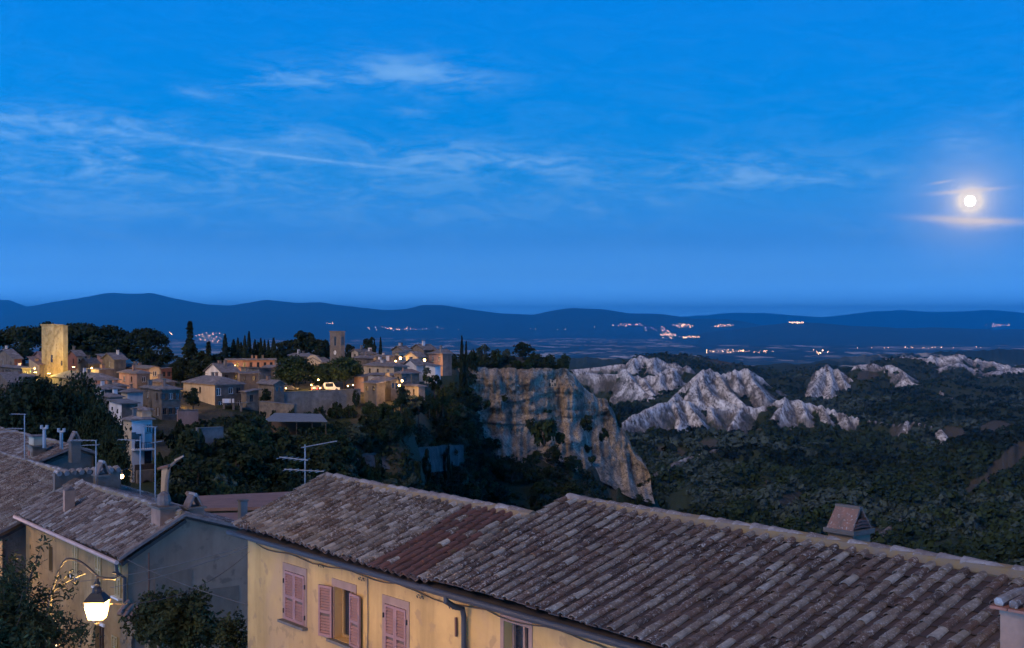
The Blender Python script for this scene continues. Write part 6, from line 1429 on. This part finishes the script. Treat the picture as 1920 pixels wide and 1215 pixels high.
# ------------------------------------------------------------------ lamps
WARM = (1.0, .55, .15)
def point(parent, loc, power, col=WARM, r=.12):
    d = bpy.data.lights.new('lamp_light', 'POINT'); d.energy = power; d.color = col; d.shadow_soft_size = r
    o = bpy.data.objects.new('lamp_light', d); COL.objects.link(o); o.parent = parent; o.location = loc; return o
def lantern(label, c, power, pole_px=None, lean=-1, group='street lanterns'):
    """four-sided tapering street lantern hung from a scrolled swan-neck bracket on a pole; c is the centre of the glass"""
    t = thing('street_lantern', c, label, 'lantern', group); o = c
    def ring(z, h, rot=math.pi/4): return [c + Vector((math.cos(rot+k*math.pi/2)*h*1.414, math.sin(rot+k*math.pi/2)*h*1.414, z)) for k in range(4)]
    A, B = ring(-.16, .12), ring(.16, .175)
    for k in range(4):
        k2 = (k+1) % 4; mb = MB(); mb.quad(A[k], A[k2], B[k2], B[k]); mb.build('glass_pane', MATS['lantern_glass'], t, o)
    mb = MB()
    for k in range(4): mb.tube([A[k], B[k]], .011, 4)
    for R_ in (A, B):
        for k in range(4): mb.tube([R_[k], R_[(k+1) % 4]], .013, 4)
    mb.build('frame', MATS['iron'], t, o)
    mb = MB(); C_, D_ = ring(.17, .185), ring(.30, .09)
    for k in range(4): mb.quad(C_[k], C_[(k+1) % 4], D_[(k+1) % 4], D_[k])
    mb.quad(*C_[::-1]); mb.quad(*D_); mb.build('hood', MATS['iron'], t, o)
    mb = MB(); mb.lathe(c, [(.09, .30), (.08, .37), (.045, .41), (.06, .46), (.03, .51), (.02, .62)], 10); mb.build('finial', MATS['iron'], t, o)
    mb = MB(); mb.lathe(c, [(.10, -.175), (.04, -.21), (.055, -.24), (.01, -.29)], 8); mb.build('base_knob', MATS['iron'], t, o)
    # swan neck
    e = Vector((lean, 0, 0)); top = c+UP*.62
    pts = []
    for q in range(25):
        u = q/24; x = -.30 + 1.12*u
        z = .10*math.cos(u*math.pi*1.15+math.pi)*1.0 + .12*math.sin(min(1, max(0, (u-.25)/.75))*math.pi)*1.5
        if u > .72: z -= ((u-.72)/.28)**2*.55
        pts.append(top + e*(x) + UP*(z+.02))
    curl = [pts[0] + Vector((-lean*(.055*math.sin(q*.6)), 0, .055*(1-math.cos(q*.6)))) for q in range(1, 7)]
    mb = MB(); mb.tube(curl[::-1]+pts, .022, 7); br = mb.build('bracket', MATS['iron'], t, o)
    end = pts[-1]
    mb = MB(); mb.tube([end, end+UP*-.4+e*.05, end+UP*-7.5+e*.05], [.03, .04, .05], 8); mb.build('pole', MATS['iron'], t, o)
    for (dx, dz, rr, sg) in ((.42, -.12, .075, 1), (.60, -.22, .085, -1), (.30, .02, .05, 1)):
        sp = [top + e*(dx + sg*rr*(1-q/16)*math.cos(q*.62)) + UP*(dz + rr*(1-q/16)*math.sin(q*.62)) for q in range(15)]
        mb = MB(); mb.tube(sp, .009, 4); mb.build('scroll', MATS['iron'], br, o)
    mb = MB(); mb.tube([top+e*.95+UP*-.5, top+e*.72+UP*-.26, top+e*.48+UP*-.1, top+e*.2+UP*.02], .009, 4); mb.build('scroll', MATS['iron'], br, o)
    bl = MB(); bl.lathe(c, [(.02, -.12), (.05, -.05), (.05, .05), (.02, .1)], 8); bl.build('bulb', MATS['glow'], t, o)
    for dx, dy in ((.26, .0), (-.26, 0), (0, .26), (0, -.26)): point(t, (dx, dy, -.05), power/4, WARM, .06)
    return t
lantern('glowing wrought-iron street lantern on a scrolled bracket beside the dark tree', P(182, 1143, 22.5), 1650)
lantern('glowing street lantern farther up the same street, below the ochre houses', S(13.0, -5.2, -6.9), 640)
lantern('glowing street lantern down the street in front of the old houses', T(15.5, -5.2, -9.8), 1900)

def wall_lamp(label, px, py, Y, power, r=.22, col=WARM, arm=(.6, .5), group='lamps of the hill town', glow='glow'):
    r = r*.62; c = P(px, py, Y); t = thing('street_lamp', c, label, 'lamp', group)
    mb = MB(); mb.lathe(c, [(r*.25, -r), (r*.8, -r*.6), (r, 0), (r*.7, r*.7), (r*.2, r)], 8); mb.build('globe', MATS[glow], t, c)
    mb = MB(); mb.tube([c+UP*r, c+UP*(r+.25), c+Vector((arm[0]*.5, arm[1]*.5, r+.35)), c+Vector((arm[0], arm[1], r+.15))], .035, 5); mb.build('arm', MATS['iron'], t, c)
    mb = MB(); mb.lathe(c+UP*r*.9, [(r*1.15, 0), (r*.4, .18), (.03, .25)], 8); mb.build('hood', MATS['iron'], t, c)
    point(t, (0, -r-.15, -.1), power*3.2, col, .15); return t
wall_lamp('bright street lamp glowing beside the oak at the bend of the street', 228, 893, 90, 300, .26)
wall_lamp('brightest town lamp in the lane between stone houses', 751, 671.5, 338, 1500, .5)
wall_lamp('bright lamp between the gabled cream house and the square stone house', 796, 675, 318, 1000, .45)
wall_lamp('small lamp low on the wall left of the brightest one', 742, 677, 326, 450, .25)
wall_lamp('upper of two lamps over the lower lane', 754, 714, 280, 700, .35)
wall_lamp('lower of two lamps over the lower lane', 748.5, 722.5, 272, 700, .32)
wall_lamp('lamp high in the leaves of the round trees', 597, 712, 283, 300, .22)
wall_lamp('lamp beside the van under the round trees', 584, 722, 282, 380, .16)
wall_lamp('lamp at the right of the square under the trees', 600.5, 728, 280, 300, .16)
wall_lamp('lamp at the left end of the square behind the dark car', 536, 728, 281, 260, .16)
wall_lamp('lamp lighting the church front behind the trees', 588, 688, 318, 1300, .25)
wall_lamp('lamp on the right of the square by the wall end', 652, 724, 281, 350, .15)
wall_lamp('lamp washing the roof terrace wall', 172, 690, 276, 500, .12)
wall_lamp('lamp by the low wall left of the watch tower', 65, 691, 290, 450, .15)
wall_lamp('lamp in the courtyard of the pink-walled house', 247, 723, 261, 420, .13)
wall_lamp('lamp at the foot of the cream house', 276, 719.5, 276, 420, .15)
wall_lamp('lamp under the veranda beside the cream house', 306, 712, 290, 250, .12)
wall_lamp('lamp under the eave of the little penthouse', 254, 771, 199, 130, .09)
wall_lamp('lamp lighting the left end of the salmon building', 441, 686, 322, 900, .14)
wall_lamp('lamp by the pale side of the hipped house', 336, 736, 256, 420, .12)
wall_lamp('lamp left of the white gabled house', 384, 704, 280, 330, .12)
wall_lamp('lamp on the pink end wall near the round trees', 662, 722, 281, 200, .12)
# floodlights at the foot of the watch tower
def flood(label, px, py, Y, power):
    c = P(px, py, Y); t = thing('floodlight', c, label, 'floodlight', 'floodlights of the watch tower')
    mb = MB(); mb.obox(c, Vector((.3, 0, 0)), Vector((0, .2, 0)), Vector((0, 0, .18))); mb.build('housing', MATS['iron'], t, c)
    mb = MB(); mb.obox(c+UP*.2, Vector((.26, 0, 0)), Vector((0, .16, 0)), Vector((0, 0, .02))); mb.build('lens', MATS['glow'], t, c)
    mb = MB(); mb.tube([c-UP*.2, c-UP*2.5], .06, 6); mb.build('post', MATS['iron'], t, c)
    point(t, (0, 0, .5), power, (1.0, .68, .14), .3)
flood('floodlight aimed at the left face of the watch tower', 66, 700, 281, 5200); flood('floodlight among leaves in front of the watch tower', 92, 702, 283, 1700); flood('floodlight right of the watch tower base', 138, 690, 284, 1500)

# curved road lamp (unlit) and little gate pillar by the arches
def road_lamp():
    b = P(312, 925, 96); t = thing('road_lamp', b, 'curved grey road lamp leaning over the garden', 'lamp')
    mb = MB(); mb.tube([b, P(313, 900, 96), P(316, 884, 96), P(322, 872, 96), P(331, 864, 96), P(338, 859, 96)], [.16, .15, .14, .12, .1, .08], 8); mb.build('pole', MATS['concrete'], t, b)
    mb = MB(); mb.obox(P(336, 859, 96), Vector((.32, 0, .16)), Vector((0, .12, 0)), Vector((-.03, 0, .06))); mb.build('lamp_head', MATS['alu'], t, b)
    b2 = P(306, 920, 98); t2 = thing('gate_pillar', b2, 'small pale gate pillar with tiled cap beside the curved road lamp', 'pillar')
    mb = MB(); mb.hexa([P(301, 935, 98), P(315, 935, 98), P(315, 935, 99), P(301, 935, 99), P(303, 878, 98), P(314, 876, 98), P(314, 876, 99), P(303, 878, 99)]); mb.build('shaft', MATS['cream'], t2, b2)
    mb = MB(); mb.obox(P(309, 875, 98.5), Vector((.42, 0, .1)), Vector((0, .6, 0)), Vector((0, 0, .08))); mb.build('cap', MATS['roof_red'], t2, b2)
road_lamp()
# ------------------------------------------------------------------ far villages: sparks of light on the plain and the hills
def village(label, n, px0, px1, py0, py1, Y, seed, big=.55, tilt=0.0):
    g = np.random.default_rng(seed); V = []; Fc = []
    oc = np.array([(1, 0, 0), (-1, 0, 0), (0, 1, 0), (0, -1, 0), (0, 0, 1), (0, 0, -1)], float); of = [(0, 2, 4), (2, 1, 4), (1, 3, 4), (3, 0, 4), (2, 0, 5), (1, 2, 5), (3, 1, 5), (0, 3, 5)]
    for k in range(int(n*1.7)):
        u = np.clip(.5+.27*g.normal(), 0, 1); px = px0+(px1-px0)*u; py = py0+(py1-py0)*np.clip(.5+.28*g.normal(), 0, 1)+tilt*(u-.5); y = Y*(1+.02*g.normal())
        r = big*(.45+.7*g.random()**2)*y/F; c = np.array(P(px, py, y)); b = len(V)*1
        V += [tuple(c+o*r) for o in oc]; Fc += [tuple(i+b for i in f) for f in of]
    me = bpy.data.meshes.new('village_lights'); me.from_pydata(V, [], Fc); me.materials.append(MATS['far_glow']); tag(link_mesh('village_lights', me), label, kind='stuff')
for i, a in enumerate([('lights of a hill village below the far ridge', 24, 1146, 1204, 605, 612, 38000), ('scattered lights descending from the hill village', 14, 1210, 1262, 612, 622, 34000), ('dense lights of a village on the far slope', 30, 1262, 1302, 606, 615, 38000, .7), ('lights of the next village along the far slope', 20, 1334, 1374, 608, 613, 38000, .6),
        ('lights of a village in the fields', 28, 1238, 1266, 620, 634, 27000, .6), ('orange lights in a row in the fields', 14, 1274, 1312, 630, 634, 25000, .75), ('lights of the walled village on the low hill', 22, 1478, 1506, 603, 606.5, 27500, .75), ('long strip of lights of the valley town', 60, 1325, 1455, 656, 663, 17500, .6),
        ('bright orange lights at the edge of the valley town', 6, 1515, 1560, 655, 664, 15500, 1.0), ('single lights along the dark ridge at the right', 12, 1580, 1905, 650, 653, 6700, .55), ('faint lights at the foot of the far mountains', 16, 1848, 1892, 607, 612, 44000, .5),
        ('lights of a village seen over the town roofs', 52, 690, 832, 613, 622, 36000, .6), ('few lights above the bell tower', 6, 612, 624, 604, 608, 36000, .6), ('lights of a village left of the cypresses', 28, 368, 424, 624, 642, 27000, .6), ('pair of lights beside the pine grove', 4, 316, 326, 622, 628, 27000, .7), ('isolated lights on the plain beyond the cliff', 9, 860, 1140, 612, 620, 36000, .45)]):
    village(a[0], a[1], a[2], a[3], a[4], a[5], a[6], 300+i, a[7] if len(a) > 7 else .55)

# ------------------------------------------------------------------ aerials, wires, gateway, string lights
def aerial(label, px, y0, y1, Y, booms, group='television aerials'):
    b = P(px, y1, Y); t = thing('tv_aerial', b, label, 'aerial', group); wr = .006*Y/33+.006
    mb = MB(); mb.tube([b-UP*.4, P(px, y0, Y)], wr*1.5, 6); mb.build('mast', MATS['alu'], t, b)
    for (xa, ya, xb, yb, n, el) in booms:
        mb = MB(); A, B = P(xa, ya, Y), P(xb, yb, Y-.3); mb.tube([A, B], wr*1.2, 5); bo = mb.build('boom', MATS['alu'], t, b)
        for k in range(n):
            c = A+(B-A)*((k+.5)/n); e = Vector((.25, 1, .0)).normalized()*el; mb = MB(); mb.tube([c-e+UP*.0, c+e], wr*.7, 4); mb.build('element', MATS['alu'], bo, b)
aerial('large television aerial at the gable end of the ochre house roof', 572, 834, 908, 33.8, [(566, 839, 631, 827, 13, .14), (524, 857, 577, 863, 5, .34), (533, 880, 607, 884, 6, .30)])
aerial('thin aerial on the blue-grey roof at the far left', 46, 776, 868, 64, [(22, 776, 48, 777, 5, .3), (15, 803, 42, 804, 5, .3), (0, 809, 28, 809, 4, .3)])
aerial('aerial in front of the dark oaks beside the tented chimney', 180, 826, 892, 54, [(135, 825, 180, 826, 6, .25), (155, 835, 184, 834, 5, .25)])
aerial('tall aerial mast behind the grey gable roof', 291, 800, 930, 49, [(270, 799, 293, 801, 4, .2), (281, 831, 304, 827, 4, .2)]); aerial('iron finial mast beside the tall aerial', 263, 818, 925, 50, [(222, 824, 264, 826, 6, .2)])
def cable(label, A, B, sag, r=.010):
    t = None; pts = [A+(B-A)*u - UP*(sag*4*u*(1-u)) for u in [k/14 for k in range(15)]]
    mb = MB(); mb.tube(pts, r, 4); o = mb.build('overhead_cable', MATS['cable'], None, A); tag(o, label, 'cable', 'cables across the court')
cable('upper cable running from the ochre house over the court', P(150, 1090, 43), S(.1, .3, -5.45), .12); cable('second cable just under the upper one', P(207, 1102, 42), S(.1, .3, -5.5), .1)
cable('slack cable from the lantern to the ochre house', P(205, 1132, 22.6), S(.15, .32, -5.6), .35, .008); cable('cable crossing the others down to the corner', P(240, 1050, 43), S(.1, .3, -6.9), .1)
def gateway():
    Y = 40.5; base = P(265, 1300, Y); t = thing('stone_gateway', base, 'rough stone gateway with small arch and tiled coping beside the grey gable', 'gateway')
    n = 10; D = Vector((0, .5, 0)); top = lambda px: np.interp(px, [228, 245, 300], [1146, 1160, 1176])
    def pr(px0, px1, b0, b1, name, mat):
        mb = MB(); q = [P(px0, b0, Y), P(px1, b1, Y), P(px1, float(top(px1)), Y), P(px0, float(top(px0)), Y)]; mb.hexa([q[0], q[1], q[1]+D, q[0]+D, q[3], q[2], q[2]+D, q[3]+D]); return mb
    w = MB()
    def acc(m): w.add(m.v, m.f)
    acc(pr(226, 246, 1330, 1330, '', '')); acc(pr(271, 303, 1330, 1330, '', ''))
    A = [(258.5-12.5*math.cos(math.pi*q/n), 1206-20*math.sin(math.pi*q/n)) for q in range(n+1)]
    for (x0, y0), (x1, y1) in zip(A[:-1], A[1:]): acc(pr(x0, x1, y0, y1, '', ''))
    wl = w.build('wall', MATS['stone_near'], t, base)
    for k in range(n):
        a0, a1 = math.pi*k/n+.03, math.pi*(k+1)/n-.03; mb = MB()
        f = lambda a, rx, ry: P(258.5-rx*math.cos(a), 1206-ry*math.sin(a), Y-.04)
        p = [f(a0, 12.8, 20.5), f(a1, 12.8, 20.5), f(a1, 18, 27), f(a0, 18, 27)]; mb.hexa(p+[q+Vector((0, .3, 0)) for q in p]); mb.build('voussoir', MATS['stone_near'], t, base)
    r = random.Random(8)
    for k in range(34):
        px, py = r.uniform(228, 300), r.uniform(1182, 1240)
        if abs(px-258.5) < 19 and py > 1176: continue
        mb = MB(); mb.obox(P(px, py, Y-.01), Vector((r.uniform(.04, .09), 0, 0)), Vector((0, .04, 0)), Vector((0, 0, r.uniform(.03, .06)))); mb.build('stone', MATS['stone_near'], t, base)
    for k in range(9):
        px = 228+k*8; mb = MB(); c = P(px, float(top(px))-2, Y); mb.tube([c+Vector((0, -.25, -.06)), c+Vector((0, .25, .06)), c+Vector((0, .7, .12))], .075, 7); mb.build('coping_tile', MATS['plaster_chimney'], t, base)
gateway()
def string_lights():
    for j, px in enumerate((94, 105)):
        b = P(px, 1215, 21.2); t = thing('string_light', b, ('left' if j == 0 else 'right')+' strand of tiny warm lights hanging in the dark tree', 'string light', 'strands of tiny lights')
        mb = MB(); mb.tube([P(px, 1150, 21.2), P(px+1, 1190, 21.2), P(px, 1260, 21.2)], .004, 3); mb.build('wire', MATS['iron'], t, b)
        for k in range(9):
            mb = MB(); c = P(px+rv.uniform(-1.5, 1.5), 1158+k*7.5+rv.uniform(-2, 2), 21.15); mb.lathe(c, [(.003, -.012), (.011, 0), (.003, .012)], 6); mb.build('bulb', MATS['bulb'], t, b)
string_lights()
# ------------------------------------------------------------------ moon and air
mb = MB()
mc = P(1819, 377, 120000); R = 9.8/F*120000
bm = bmesh.new(); bmesh.ops.create_icosphere(bm, subdivisions=4, radius=R); me = bpy.data.meshes.new('moon'); bm.to_mesh(me); bm.free(); me.materials.append(MATS['moon'])
o = link_mesh('moon', me, loc=mc); tag(o, 'bright full moon among thin clouds', 'moon')
hm = bpy.data.materials.new('haze'); hm.use_nodes = True; t = hm.node_tree; t.nodes.clear()
pv = node(t, 'ShaderNodeVolumePrincipled'); pv.inputs['Density'].default_value = 3.3e-5; pv.inputs['Color'].default_value = (.05, .64, 1.0, 1)
pv.inputs['Anisotropy'].default_value = .55
ou = node(t, 'ShaderNodeOutputMaterial'); t.links.new(pv.outputs[0], ou.inputs['Volume'])
mb = MB(); mb.obox((0, 41000, 293), Vector((75000, 0, 0)), Vector((0, 43000, 0)), Vector((0, 0, 745)))
o = mb.build('haze', hm); tag(o, kind='stuff')
